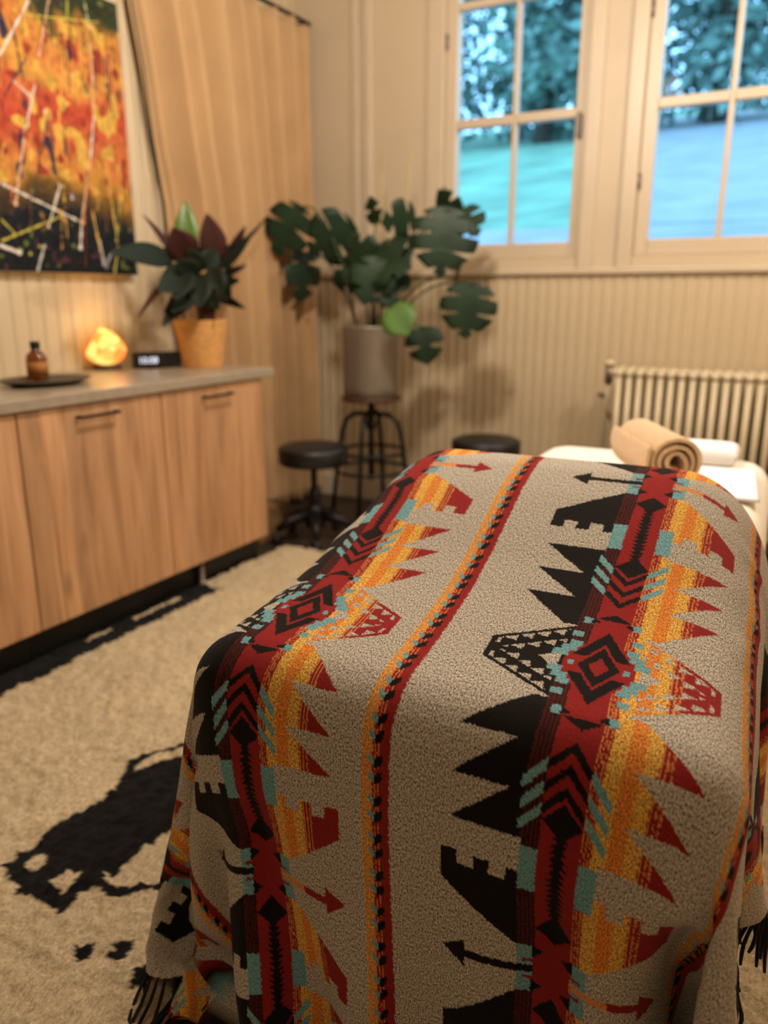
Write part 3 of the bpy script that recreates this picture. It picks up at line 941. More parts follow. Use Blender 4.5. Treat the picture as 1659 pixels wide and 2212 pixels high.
    X = np.full(Y.shape, XL + .05) + (vnoise(U_ * 80, V_ * 80, 33) - .5) * .001
    e = empty('painting', (XL + .009, (y0 + y1) / 2, z0), 'large abstract canvas in orange, red and black with drip lines above the worktop', 'painting')
    org = np.array([XL + .009, (y0 + y1) / 2, z0])
    me = grid_me('painted_canvas', np.stack([X, Y, Z], -1) - org)
    add_dye(me, np.concatenate([col, np.full(Y.shape + (1,), .5)], -1), np.stack([Y, Z, Y * 0], -1))
    link('painted_face', me, attr_mat('oil paint', .45, .12, 120, .3, .002), e)
    box('stretcher', (0, y0 - org[1], 0, .0405, y1 - org[1], z1 - z0), M['sheet'], e)
painting()

# ------------------------------------------------------------------ radiator
def radiator():
    x0 = -.845
    e = empty('radiator', (x0, 3.895, 0), 'cream cast-iron column radiator against the back wall below the windows', 'radiator')
    bm = bmesh.new()
    for yy in (-.075, -.025, .025, .075):
        tube_bm(bm, [(0, yy, .15), (0, yy, .84)], .0145, 8)
    box_bm(bm, -.007, -.075, .15, .007, .075, .84)  # web plate added across the depth so the gaps between sections go dark
    for z in (.135, .855):
        bmesh.ops.create_cone(bm, cap_ends=True, segments=14, radius1=.030, radius2=.030, depth=.024, matrix=Matrix.Translation((0, 0, z)) @ Matrix.Rotation(math.pi / 2, 4, 'Y') @ Matrix.Diagonal((1, 3.2, 1, 1)))
    sec = finish(bm, 'section', True)
    sec.materials.append(M['radiator'])
    n = 19
    for k in range(n):
        link('section', sec, None, e, (.03 + k * .0475, 0, 0))
    for z in (.135, .855):
        tube('header_pipe', [(.01, 0, z), (.05 + (n - 1) * .0475, 0, z)], .021, M['radiator'], e, 12)
    for k in (0, n - 1):
        for yy in (-.07, .07):
            box('foot', (.018 + k * .0475, yy - .014, .031, .042 + k * .0475, yy + .014, .14), M['radiator'], e, .004)
    v = tube('valve', [(.01, 0, .855), (-.03, 0, .855)], .016, M['radiator'], e, 12)
    tube('valve_body', [(-.035, 0, .80), (-.035, 0, .885)], .020, M['hard'], e, 12)
    lathe('valve_knob', [(0, 0), (.024, .002), (.026, .012), (.022, .024), (0, .026)], M['radiator'], e, (-.035, 0, .885), n=18)
    tube('supply_pipe', [(-.035, 0, .80), (-.035, 0, .70), (-.045, .02, .66), (-.045, .02, .032)], .011, M['radiator'], e, 10)
    tube('pipe_clip', [(-.085, .05, .735), (-.035, 0, .735)], .012, M['hard'], e, 10)
radiator()

# ------------------------------------------------------------------ massage table, sheet, bolster
TA = math.radians(2.0)
TO = Vector((-.386, .785, 0))
HW, TL, R0 = .383, 2.02, .06
def TW(u, v, z=0): return Vector((TO.x + u * math.cos(TA) - v * math.sin(TA), TO.y + u * math.sin(TA) + v * math.cos(TA), z))
def rim_uv(inset, r=None, step=.04):
    r = R0 if r is None else r
    hw, hl = HW - r, TL / 2 - r
    rr = max(r - inset, .002)
    ex = max(0, inset - r)
    pts = []
    for (cx_, cy_, a0) in ((hw, hl, 0), (-hw, hl, 90), (-hw, -hl, 180), (hw, -hl, 270)):
        for k in range(10):
            t = math.radians(a0 + 90 * k / 9)
            pts.append((cx_ - math.copysign(ex, cx_) + rr * math.cos(t), cy_ - math.copysign(ex, cy_) + rr * math.sin(t) + TL / 2))
    return pts
def slab_bm(layers, r=None):
    bm = bmesh.new()
    rings = []
    for inset, z in layers:
        rings.append([bm.verts.new((u, v, z)) for u, v in rim_uv(inset, r)])
    for a, b in zip(rings, rings[1:]):
        n = len(a)
        for k in range(n):
            bm.faces.new((a[k], a[(k + 1) % n], b[(k + 1) % n], b[k]))
    bm.faces.new(rings[0][::-1]); bm.faces.new(rings[-1])
    return bm
tab = empty('massage_table', (TO.x, TO.y, 0), 'padded massage table under the white sheet and patterned blanket', 'table', rz=TA)
link('pad', finish(slab_bm([(.025, .560), (.018, .566), (.016, .58), (.016, .610), (.024, .645), (.040, .668), (.060, .680), (.085, .686)], .09), 'pad', True), M['tabletop'], tab)
box('frame_rail', (-HW + .04, .05, .49, -HW + .065, TL - .05, .559), M['beech'], tab, .003)
box('frame_rail', (HW - .065, .05, .49, HW - .04, TL - .05, .559), M['beech'], tab, .003)
for v in (.24, TL - .24):
    box('cross_brace', (-HW + .191, v - .012, .25, HW - .191, v + .012, .30), M['beech'], tab, .003)
    for s in (-1, 1):
        box('leg', (s * (HW - .170) - .02, v - .02, .043, s * (HW - .170) + .02, v + .02, .489), M['beech'], tab, .003)
sh = link('fitted_sheet', finish(slab_bm([(.020, .50), (.006, .53), (.004, .57), (.004, .608), (.008, .632), (.018, .655), (.034, .676), (.054, .689), (.078, .695), (.11, .697)], .12), 'fitted_sheet', True), M['sheet'])
sh.location = (TO.x, TO.y, 0); sh.rotation_euler.z = TA
tag(sh, 'white fitted sheet stretched over the massage table', 'sheet')
# bolster under the blanket
PV = [-1, 0, .06, .17, .28, .37, .46, .54, .62, .68, .74, .80, .86, .95, 3]
PZ = [.708, .708, .717, .735, .760, .790, .832, .868, .896, .902, .884, .835, .765, .72, .715]
def zt(u, v):
    b_ = np.interp(v, PV, PZ)
    k = 1 - np.clip((np.abs(u) - .22) / .17, 0, 1) ** 2 * .75
    return .714 + (b_ - .714) * k
uu, vv = np.meshgrid(np.linspace(-HW + .075, HW - .075, 30), np.linspace(.14, .93, 40))
zb = zt(uu, vv) - .014
zb[0] = zb[-1] = .698; zb[:, 0] = .698; zb[:, -1] = .698
bl = link('knee_bolster', grid_me('knee_bolster', np.stack([uu, vv, np.maximum(zb, .698)], -1)), M['sheet'])
bl.location = (TO.x, TO.y, 0); bl.rotation_euler.z = TA
tag(bl, 'white knee bolster raising the middle of the patterned blanket', 'bolster')

# towel roll on the table
def towel():
    e = empty('rolled_towel', TW(.060, 1.545, .7015), 'tan terry towel rolled up on the white sheet', 'towel')
    a = math.radians(118)
    e.rotation_euler.z = a
    Lh, R_ = .175, .074
    turns = 3.4
    n = 110
    rows = []
    for i in range(n + 1):
        t = i / n
        th = t * turns * 2 * math.pi
        r = .012 + (R_ - .012) * t
        wob = 1 + .05 * math.sin(th * 2.3 + 1) * (1 - t)
        rows.append((r * wob * math.cos(th - 1.9), r * wob * math.sin(th - 1.9) + R_ + .002))
    xs_ = np.concatenate([[-Lh], np.linspace(-Lh + .006, Lh - .006, 15), [Lh]])
    X = np.zeros((n + 1, len(xs_), 3))
    for i, (y_, z_) in enumerate(rows):
        for k, x_ in enumerate(xs_):
            s_ = .985 if k in (0, len(xs_) - 1) else 1.0
            X[i, k] = (x_ + .006 * math.sin(i * .35), y_ * s_, max(.003, (z_ - R_) * s_ + R_))
    o = link('towel_cloth', grid_me('towel_cloth', X), M['towel'], e)
    sm = o.modifiers.new('thick', 'SOLIDIFY'); sm.thickness = .010; sm.offset = -1
towel()
def pillow(name, hx, hy, hz, m, n=4.0):
    k = 28
    u = np.linspace(-1, 1, k)
    U_, V_ = np.meshgrid(u, u)
    prof = np.clip((1 - np.abs(U_) ** n) * (1 - np.abs(V_) ** n), 0, 1) ** .35
    top = np.stack([U_ * hx, V_ * hy, hz + hz * prof], -1); bot = np.stack([U_ * hx, V_ * hy, hz - hz * prof], -1)
    bm = bmesh.new()
    me1 = grid_me('t', top); me2 = grid_me('t2', bot)
    bm.from_mesh(me1); bm.from_mesh(me2)
    bmesh.ops.remove_doubles(bm, verts=bm.verts, dist=.0005)
    bpy.data.meshes.remove(me1); bpy.data.meshes.remove(me2)
    return link(name, finish(bm, name, True), m)
o = pillow('folded_cloth', .098, .20, .007, M['white_cloth'], 14)
o.location = TW(.245, 1.54, .6975); o.rotation_euler.z = TA + .05
tag(o, 'bright white cloth folded flat on the sheet behind the towel', 'cloth')
o = pillow('face_pillow', .105, .09, .030, M['white_cloth'], 6)
o.location = TW(.17, 1.86, .6985); o.rotation_euler.z = TA
tag(o, 'small white face pillow at the head end of the table', 'pillow')

# ------------------------------------------------------------------ the patterned blanket
PB=.446
# palette: 0 grey 1 black 2 red 3 darkred 4 orange 5 yellow 6 teal 7 orange line
def weave(S,T):
    """colour number of the woven pattern at (S,T); S across the bands, T along them, metres"""
    c=np.zeros(S.shape,np.int8)
    k=np.round(S/PB); x=S-k*PB
    y=np.abs((T+.46)%.92-.46)          # mirrored repeat: 0 at the big diamond, .46 at the arrows
    ysg=np.sign((T+.46)%.92-.46)
    a=np.abs(x)
    lx=np.interp
    # ---- outline of the side motifs: |x| < w(y)
    inside=np.zeros(S.shape,bool)
    # lattice arrow round the diamond
    lat=(a<.152)&(y<np.interp(a,[.047,.152],[.082,.024]))
    inside|=lat
    # saw-tooth spikes
    for i,tip in enumerate((.150,.209,.268)):
        v0=tip-(.066 if i==0 else .059)
        w=np.interp(y,[v0,tip],[.066,.140])
        inside|=(y>v0)&(y<=tip)&(a<w)
    # stepped motif
    teeth=((a>.126)|((a>.084)&(a<.105))|(a<.062))
    lo=np.where(teeth,.312,.330)
    inside|=(y>lo)&(a<.148)&(y<np.interp(a,[.047,.148],[.424,.356]))
    band=a<.047
    body=inside|band
    L=x<0
    c[body&L]=1
    r=body&~L
    c[r&(a>=.037)&(a<.055)]=5;c[r&(a>=.055)&(a<.073)]=4;c[r&(a>=.073)&(a<.090)]=5;c[r&(a>=.090)]=2
    ln=lambda lo,hi,n:(a>=lo)&(a<hi)&(((a-lo)/(hi-lo)*n)%1<.34)
    c[r&ln(.091,.107,3)]=7
    c[r&ln(.038,.0545,4)&(((T*90).astype(int)+(S*400).astype(int))%3==0)]=4
    c[r&ln(.0735,.0895,4)&(((T*90).astype(int)+(S*400).astype(int))%3==1)]=4
    # striped flanks of the core
    c[band&L]=3; c[band&L&ln(.026,.047,4)]=1
    fr=band&~L&(a<.037); c[fr]=2; c[fr&ln(.025,.037,3)]=7
    # core
    core=a<.025; c[core]=2
    # lattice triangles (grey)
    edge=np.interp(a,[.047,.152],[.082,.024])
    slope=.058/.105
    d=(edge-y)/np.sqrt(1+slope*slope)     # distance in from the slanted edge
    along=(a+ (edge-y)*slope)/.0200
    u=along%1
    for o in (.0060,.0265):
        h=(d-o)/.0122
        tri=lat&(a>.052)&(a<.143)&(h>0)&(h<1)&(np.abs(u-.5)<(1-h)*.46)&(y>.004)
        c[tri]=0
    c[lat&(a>.052)&(y<(.080-a)*.75)]=0      # small inner grey wedge
    # teal steps round a red diamond, black caps and ring
    yq=(np.floor(y/.0125)+.5)*.0125
    dz=a/.066+y/.094
    c[(dz<.90)&(a<.047)]=2
    dq=a/.066+yq/.094
    c[(dq>=.86)&(dq<1.17)&(a>.030)&(y>.0125)&(y<.050)]=6
    dm=a/.050+y/.080
    c[(dm<1)&(dm>.64)&(y>.020)]=1
    c[(dm>.56)&(dm<=.64)]=2
    c[dm<.54]=1; c[dm<.27]=2
    c[(a>.032)&(a<.040)&(y<.005)]=6
    c[(a>.033)&(a<.048)&(y>.060)&(y<.072)]=6
    # sliver
    c[core&(y>.108)&(y<.108+.016*(1-a/.025))]=1
    c[(a>.027)&(a<.040)&(y>.094)&(y<.108)]=6
    c[(a>.018)&(a<.029)&(y>.094+(.029-a)*.6)&(y<.105)]=1
    # chevrons, tips towards the diamond
    for tip in (.140,.166,.192):
        q=y-a*1.05-tip
        m=(q>0)&(q<.0125)
        c[m&core]=1
        c[(q>-.003)&(q<.0115)&(a>=.0265)&(a<.052)]=6
    def dia(y0,hx,hy): 
        c[(a/hx+np.abs(y-y0)/hy)<1]=1
    dia(.236,.025,.023)
    # serrated spine
    ss=((y-.250)/.0088)%1
    c[(y>.250)&(y<.382)&(a<.0035+.0085*ss*np.interp(y,[.25,.27,.36,.382],[.5,1,1,.5]))]=1
    dia(.396,.025,.023)
    # teal blocks
    c[(a>.025)&(a<.047)&(y>.276)&(y<.336)]=6
    c[(a>.027)&(a<.047)&(y>.424)]=6
    # black teeth beside the arrow
    c[(a>.012)&(a<.028)&(np.abs(y-.433)<.010*(a-.012)/.016)]=1
    c[(a>.022)&(a<.040)&(np.abs(y-.447)<.0025)]=2
    c[(a>.027)&(a<.047)&(y>.4545)]=np.where(L,1,7)[(a>.027)&(a<.047)&(y>.4545)]
    # arrows
    sh=(a>=.047)&(a<.122)&(y>.4542)
    hd=(a>=.116)&(a<.148)&((.46-y)<.0205*(.148-a)/.032)
    c[(sh|hd)&L]=1
    c[sh&~L&(a<.075)]=7; c[sh&~L&(a>=.075)]=2; c[hd&~L]=2
    # beyond the side of the band, left black never on the grey of the gap between motifs
    # ---- narrow stripe
    kk=np.round((S-.205)/PB); n=S-.205-kk*PB
    c[(n>-.0205)&(n<=-.006)]=7
    c[(n>-.0205)&(n<=-.006)&((((n+.0205)/.0145*4)%1)<.3)]=5
    z=(n>-.006)&(n<=.008)
    c[z]=2; c[z&((((n+.006)/.014*3)%1)<.3)]=7
    c[(n>.008)&(n<.0195)]=2
    w=(T%.054); 
    for o in (.008,.030):
        q=w-o
        c[(n>-.011)&(n<-.001)&(np.abs(q-(n+.006)*.8)<.0055-.25*np.abs(n+.006))]=6
        c[(n>-.002)&(n<.0095)&(np.abs(q+(n-.004)*.8)<.0075-.35*np.abs(n-.004))]=1
    return c


NSC, NTC = 60, 50
S0, S1, T0, T1 = -.66, 1.10, -.70, .76
# the draped cloth, node by node: rows of x, then y, then z in quarter millimetres, each number the step from the node before it
DRAPE = [
 [-3229,4,3,2,1,1,0,0,0,0,0,0,1,0,9,40,58,43,86,95,66,62,112,79,119,118,118,118,118,118,118,118,118,118,118,117,118,118,116,88,81,109,92,51,77,74,61,43,16,0,0,0,0,-2,-1,-2,-3,-3,-4,-3],
 [-3242,1,1,1,3,2,3,2,3,3,2,3,2,2,6,30,47,52,54,90,92,77,107,99,115,118,118,118,118,118,118,119,118,118,118,118,118,118,115,102,98,107,82,78,72,62,49,33,9,0,0,0,-1,-2,-4,-3,-2,0,2,3],
 [-3224,-2,-4,-1,0,2,2,3,4,3,3,2,1,1,4,24,41,52,58,66,95,95,107,107,117,119,118,118,119,119,118,119,119,118,119,119,118,119,118,113,104,102,88,80,66,55,43,28,6,0,0,0,0,-2,-3,1,5,10,13,16],
 [-3160,-13,-11,-10,-8,-7,-6,-4,-2,-1,2,3,3,5,6,22,37,48,58,68,83,99,108,115,119,120,119,120,119,119,120,119,120,119,120,119,120,120,120,118,111,101,89,74,62,50,40,27,5,1,0,2,5,7,11,14,15,16,16,19],
 [-3105,-16,-11,-11,-10,-10,-10,-10,-10,-8,-1,0,1,0,2,21,36,47,57,68,83,96,108,116,120,120,121,120,120,120,120,121,120,120,120,121,120,121,121,118,112,100,88,73,59,49,40,27,11,10,11,12,13,12,11,10,9,9,9,12],
 [-3106,-15,-10,-9,-9,-9,-9,-10,-10,-9,-1,0,0,0,2,21,36,47,55,67,82,96,107,116,121,121,121,121,121,120,121,121,120,121,121,121,121,121,122,119,111,99,87,71,59,48,40,27,12,10,12,11,12,11,8,7,4,3,2,6],
 [-3158,-12,-7,-6,-5,-4,-3,-2,-1,-2,1,2,1,2,3,19,36,46,56,67,82,96,108,116,121,121,121,121,121,121,121,120,121,121,121,122,121,121,121,119,111,100,87,71,59,49,39,27,14,9,6,5,3,0,-5,-5,-6,-6,-6,-8],
 [-3260,-4,-2,-2,0,2,2,3,5,6,9,9,12,13,15,22,35,46,56,67,82,97,108,117,121,121,121,121,121,121,121,121,120,121,122,121,121,121,121,120,111,101,87,72,59,49,39,26,5,0,-1,0,0,-9,-15,-12,-12,-11,-12,-16],
 [-3345,7,6,8,8,9,11,11,12,13,15,15,15,13,14,18,34,46,56,68,83,98,109,116,121,121,121,121,121,121,121,120,121,121,121,122,121,121,121,119,112,102,90,73,59,49,39,24,4,0,0,-1,0,-8,-15,-14,-14,-15,-16,-21],
 [-3377,20,16,16,15,15,15,14,15,14,15,13,11,9,7,13,32,45,56,68,83,96,110,117,120,122,122,122,122,121,121,122,121,122,121,121,121,121,121,119,112,104,91,74,61,49,38,25,15,11,7,3,1,-5,-8,-11,-14,-17,-18,-23],
 [-3346,28,23,23,21,20,18,15,11,6,1,2,0,1,1,7,30,44,55,66,82,89,106,119,127,125,125,124,123,123,122,122,121,122,121,122,122,121,121,118,114,105,93,80,68,52,38,23,18,16,14,12,9,6,0,-3,-8,-11,-15,-18],
 [-3266,31,26,22,16,11,5,1,-4,-7,-8,-1,1,0,0,5,26,44,57,68,85,99,111,117,122,122,122,123,122,123,122,121,121,122,121,121,121,121,120,119,114,107,95,77,63,49,35,17,12,19,20,20,18,13,10,7,5,2,-2,0],
 [-3172,16,13,7,3,-1,-5,-7,-9,-10,-9,-1,0,1,3,5,23,44,57,71,89,105,113,117,120,120,121,121,121,121,122,120,121,121,121,121,120,121,120,120,115,109,98,80,61,49,33,12,0,1,4,10,16,21,22,19,17,14,12,13],
 [-3125,3,0,-6,-10,-13,-14,-13,-9,-4,1,5,6,6,5,4,18,42,57,73,91,107,115,118,120,120,120,120,121,122,121,121,121,121,121,121,121,121,120,120,116,110,100,88,65,43,27,8,0,-1,0,-1,-6,2,9,17,20,22,22,24],
 [-3118,-14,-16,-16,-14,-8,-2,3,5,6,4,2,1,0,0,2,12,25,50,85,102,112,117,120,121,121,120,121,122,122,121,121,121,121,121,121,121,121,120,120,117,113,103,86,68,35,29,10,4,2,-1,-2,-9,-10,-8,-3,4,11,15,14],
 [-3155,-15,-11,-4,0,2,1,0,-1,-1,0,1,2,4,5,7,10,18,59,91,98,112,118,120,121,121,121,122,121,122,121,121,121,121,121,120,121,121,120,120,117,114,105,85,76,38,20,2,0,-1,0,-6,-8,-6,-5,-4,-1,4,7,7],
 [-3177,-6,-3,-1,0,2,4,4,5,5,4,4,2,2,1,1,5,21,57,87,99,113,118,120,121,121,121,121,121,121,121,120,121,120,121,120,121,120,119,119,118,114,107,87,68,45,22,5,2,1,0,-1,-3,-4,-3,-3,-1,3,10,9],
 [-3176,1,4,5,5,4,4,2,1,0,-1,-2,0,0,1,2,4,18,58,89,101,115,119,120,121,120,121,120,121,120,121,120,120,121,120,120,120,119,120,119,118,116,108,90,66,47,19,7,5,3,4,3,4,3,3,4,7,12,21,31],
 [-3164,4,3,2,-1,0,-1,-1,-1,1,1,2,2,3,2,2,4,19,56,88,104,116,120,120,120,121,120,120,120,121,120,120,120,120,120,120,119,120,119,119,119,116,110,97,58,47,21,12,12,13,13,13,13,10,9,9,11,16,26,35],
 [-3157,1,1,2,1,2,3,2,2,1,0,0,0,0,0,1,2,18,57,89,105,118,119,120,120,120,120,120,120,120,121,120,120,120,119,120,120,119,120,119,118,117,112,97,60,45,20,12,14,14,15,15,16,16,16,16,17,20,27,-11],
 [-3150,2,2,1,1,0,-1,-1,-1,0,0,0,1,1,2,3,4,23,59,85,106,118,119,120,119,120,119,120,120,120,120,120,120,120,119,120,120,120,119,120,119,118,112,94,69,41,14,8,9,11,15,16,17,19,18,18,16,13,2,-42],
 [-3148,0,1,1,1,1,1,1,1,2,1,0,1,1,1,1,2,20,58,86,108,119,119,120,120,119,120,120,120,120,119,120,120,120,120,120,120,120,120,119,120,119,114,95,69,39,9,6,8,10,10,10,11,11,11,10,6,-3,-20,-39],
 [-3151,1,1,2,1,1,1,2,1,2,2,2,1,2,1,1,2,16,56,86,109,120,120,121,120,120,120,121,120,120,120,120,120,121,120,120,120,120,120,120,120,120,115,96,69,36,4,1,0,1,-1,1,2,3,2,0,-5,-14,-24,-21],
 [-3153,12,6,5,4,4,2,1,1,-1,-2,-3,-3,-3,-2,-2,-1,8,60,89,111,121,122,122,122,122,121,122,120,120,121,120,121,120,121,120,121,120,121,120,120,120,115,97,69,32,3,-1,-1,-3,-13,-14,-13,-9,-8,-7,-9,-15,-10,34],
 [-3103,2,1,1,-1,-1,-2,-3,-2,-3,-3,-3,-4,-4,-1,-1,0,8,54,88,110,121,123,122,122,123,122,122,120,121,121,121,121,121,121,121,120,121,121,121,121,121,116,97,68,27,2,-1,-1,-7,-15,-15,-16,-14,-13,-14,-14,-8,36,73],
 [-3078,-7,-6,-5,-4,-3,-2,-2,-1,-1,-2,-2,-3,-3,0,1,1,7,47,85,112,121,123,122,123,122,122,122,122,121,122,122,121,122,121,122,121,122,122,122,122,123,117,97,64,22,2,0,0,-3,-7,-10,-13,-11,-13,-14,-12,10,59,57],
 [-3091,-16,-12,-9,-8,-5,-4,-3,-2,-1,0,1,2,5,6,7,9,13,44,84,111,123,123,123,123,123,123,123,122,122,123,122,122,123,122,123,123,123,123,123,123,124,118,96,60,15,3,5,5,5,4,0,-1,-2,-6,-11,-10,6,43,20],
 [-3144,-22,-18,-14,-12,-8,-6,-5,-3,-3,0,1,4,9,15,21,28,37,49,84,114,125,125,124,124,123,123,124,122,123,123,124,123,124,124,124,125,125,124,123,124,125,120,95,53,6,0,1,2,6,8,9,8,10,8,4,4,9,12,-23],
 [-3228,-27,-23,-18,-14,-11,-9,-7,-5,-2,2,8,16,25,33,39,45,48,52,81,115,127,127,125,124,124,123,123,124,125,124,124,124,124,124,124,124,125,124,124,124,126,120,90,40,13,6,-1,-8,-5,2,8,15,18,19,16,12,6,-4,-21],
 [-3332,-30,-25,-20,-16,-13,-9,-5,0,10,22,31,40,45,48,47,46,45,52,72,110,127,127,126,126,124,124,124,124,125,124,124,123,123,123,123,123,123,123,123,124,125,116,81,39,27,20,6,-9,-16,-15,-7,3,13,21,25,23,14,0,-13],
 [-3444,-30,-26,-22,-16,-11,-4,10,26,40,51,57,59,57,52,46,41,30,33,75,104,122,125,126,125,125,125,124,124,124,124,124,124,122,121,122,122,122,121,121,121,121,110,78,44,30,32,26,10,-10,-23,-27,-19,-9,5,17,26,26,14,0],
 [-3552,-31,-30,-21,-12,3,24,47,63,69,69,66,59,52,49,47,25,-9,28,89,105,119,121,124,124,123,124,124,124,124,124,123,124,123,121,122,122,121,119,118,119,117,108,81,29,20,39,40,34,18,-6,-25,-34,-31,-20,-4,11,24,26,16],
 [-3637,-43,-32,-11,16,45,63,76,77,73,67,60,53,55,54,27,-17,-29,49,93,107,118,121,122,123,123,122,123,123,124,124,123,123,122,121,121,122,121,117,118,117,117,108,86,41,-20,15,45,49,44,27,3,-22,-38,-39,-29,-12,6,22,25],
 [-3699,-42,-19,34,57,66,52,82,78,71,64,60,63,58,22,-27,-37,-7,71,94,110,118,120,122,122,122,122,121,123,123,123,123,123,121,120,120,120,119,118,118,116,116,106,77,58,-3,-24,12,43,54,52,38,13,-17,-38,-44,-34,-17,3,20],
 [-3683,-39,22,46,32,58,48,90,84,75,68,68,59,16,-36,-46,-33,26,94,103,110,115,119,121,121,122,121,120,121,123,122,122,121,120,121,119,119,119,117,117,116,113,88,71,60,28,-12,-17,9,36,54,59,49,23,-12,-40,-46,-34,-16,-5],
 [-3602,-27,7,29,33,60,61,85,80,71,72,60,10,-43,-55,-44,-5,71,99,105,109,113,115,119,120,121,121,120,121,121,121,122,120,120,120,119,118,117,116,117,116,108,72,66,66,36,8,-10,-12,5,29,51,62,58,31,-12,-45,-45,-31,-47],
 [-3481,-46,-13,20,40,56,64,79,73,76,59,6,-48,-61,-56,-25,50,90,99,103,105,112,107,117,120,121,121,121,120,121,121,120,120,121,120,119,117,115,113,116,115,104,65,55,73,45,15,-1,-8,-9,2,23,45,63,64,33,-25,-57,-61,-91],
 [-3378,-39,-12,4,30,50,61,69,78,62,3,-51,-65,-63,-48,34,82,92,94,99,102,110,100,116,120,121,121,121,120,121,120,120,120,120,120,119,117,113,110,116,115,98,63,43,66,58,23,5,-1,-6,-6,0,17,40,59,62,10,-63,-91,-100],
 [-3305,-2,-4,0,13,36,49,71,62,3,-52,-66,-63,-57,5,73,89,83,88,90,101,110,102,116,118,119,120,119,120,120,119,120,119,120,119,118,115,112,113,115,114,94,62,37,47,69,35,8,2,-1,-1,-3,-2,14,39,56,13,-55,-101,-101],
 [-3198,4,1,1,6,15,36,51,-1,-52,-69,-65,-60,-13,59,88,82,78,70,86,105,112,99,116,119,118,120,118,117,120,119,119,118,119,119,116,114,113,112,116,112,93,61,37,36,70,49,8,-2,-1,2,4,1,1,26,33,-26,-62,-90,-100],
 [-3080,-4,8,4,5,3,-7,-47,-38,-66,-69,-62,-23,48,87,87,74,84,60,75,102,111,101,114,117,116,117,117,117,118,117,118,118,118,119,115,112,114,112,115,112,92,62,38,32,55,64,17,-7,-7,0,6,9,9,9,-20,-57,-69,-74,-87],
 [-2996,21,15,8,4,-28,-92,-105,-68,-70,-67,-33,41,87,93,79,76,85,46,64,100,112,100,110,117,113,115,116,116,117,114,118,117,118,118,114,111,115,110,114,113,93,63,39,27,34,62,50,-3,-22,-9,5,7,4,-25,-58,-66,-68,-71,-65],
 [-2881,22,17,8,-28,-97,-112,-119,-108,-88,-57,28,89,98,93,74,82,75,28,57,100,112,99,104,117,113,112,115,114,116,111,116,117,117,118,112,109,115,110,113,115,94,66,40,25,13,39,72,28,-26,-29,-1,0,-25,-59,-67,-67,-68,-70,-70],
 [-2768,25,17,-21,-96,-115,-117,-119,-118,-110,-32,86,102,99,92,74,83,57,10,55,99,112,100,94,117,114,110,115,111,114,106,116,117,116,117,110,106,116,111,112,115,98,69,41,28,0,7,58,62,-5,-43,-20,-24,-57,-70,-68,-67,-68,-69,-70],
 [-2658,24,-4,-88,-113,-118,-120,-116,-117,-106,19,93,102,100,93,78,76,32,-2,53,98,112,99,85,114,115,107,110,113,114,103,115,117,115,117,108,105,116,111,110,117,101,73,41,35,-2,-18,19,65,24,-40,-48,-58,-72,-70,-68,-67,-68,-69,-70],
 [-2616,44,-39,-107,-117,-119,-120,-118,-119,-65,59,88,98,99,94,83,62,7,-9,49,96,113,95,76,108,116,105,105,116,114,102,114,117,114,117,107,103,117,110,108,117,105,77,42,43,6,-24,-16,23,35,-41,-72,-76,-72,-70,-69,-67,-69,-69,-69],
 [-2509,5,-92,-119,-119,-120,-119,-120,-110,-2,74,85,96,98,96,82,40,-4,-18,41,92,113,93,65,100,117,105,100,116,115,100,113,117,114,117,106,101,117,111,106,117,107,82,43,54,14,-19,-22,-19,-21,-48,-84,-78,-72,-70,-68,-68,-69,-69,-69],
 [-2399,-79,-118,-119,-120,-119,-119,-120,-71,43,73,84,96,98,101,85,38,-20,-35,23,86,112,92,54,88,116,107,97,115,115,98,113,117,112,118,105,100,117,111,104,116,111,86,49,62,10,-29,-38,-43,-65,-67,-83,-78,-71,-69,-69,-68,-68,-69,-69],
 [-2359,-118,-120,-119,-120,-119,-120,-105,-14,58,62,88,96,99,104,95,44,-23,-54,-5,73,111,93,43,72,112,111,94,112,116,97,111,117,112,117,105,99,116,113,103,114,113,92,77,45,-25,-56,-61,-63,-68,-69,-85,-79,-71,-69,-68,-68,-69,-68,-70],
 [-2393,-91,-114,-119,-120,-120,-120,-69,36,56,47,95,95,97,107,96,73,-22,-67,-25,34,115,87,29,61,109,116,89,111,119,93,110,119,109,118,105,94,118,116,109,115,118,111,83,-48,-55,-66,-65,-62,-68,-58,-80,-92,-73,-68,-69,-68,-68,-69,-69],
 [6495,1,1,0,0,-1,-2,-2,-2,-3,-3,-4,-4,-4,-4,-6,-11,-9,-43,-17,6,12,-9,-52,0,4,4,5,4,5,4,5,4,4,5,4,4,5,13,39,-28,17,62,1,26,20,15,9,5,4,3,2,1,0,-1,-1,-3,-4,-5,-6],
 [6378,1,1,0,0,-1,-2,-2,-3,-3,-4,-3,-4,-5,-4,-6,-9,-10,-11,-22,-12,5,-7,-22,-3,4,4,5,4,5,4,5,4,5,4,4,5,5,10,23,-3,26,19,17,17,14,11,8,5,3,3,2,1,0,0,-2,-3,-4,-4,-6],
 [6260,2,0,0,0,-1,-2,-2,-2,-3,-4,-4,-4,-5,-4,-6,-8,-9,-9,-8,-15,-4,-5,-7,0,3,5,4,5,5,4,5,4,5,4,4,5,5,7,18,4,16,14,16,13,11,10,7,5,3,3,2,1,0,-1,-1,-2,-1,-1,-1],
 [6161,-3,-3,-3,-3,-2,-3,-2,-3,-3,-4,-5,-4,-5,-4,-6,-8,-9,-8,-7,-6,-5,-2,-1,2,4,4,5,5,4,5,5,5,4,5,4,5,4,7,9,6,11,12,12,11,11,9,7,4,3,2,2,2,3,3,3,3,2,0,0],
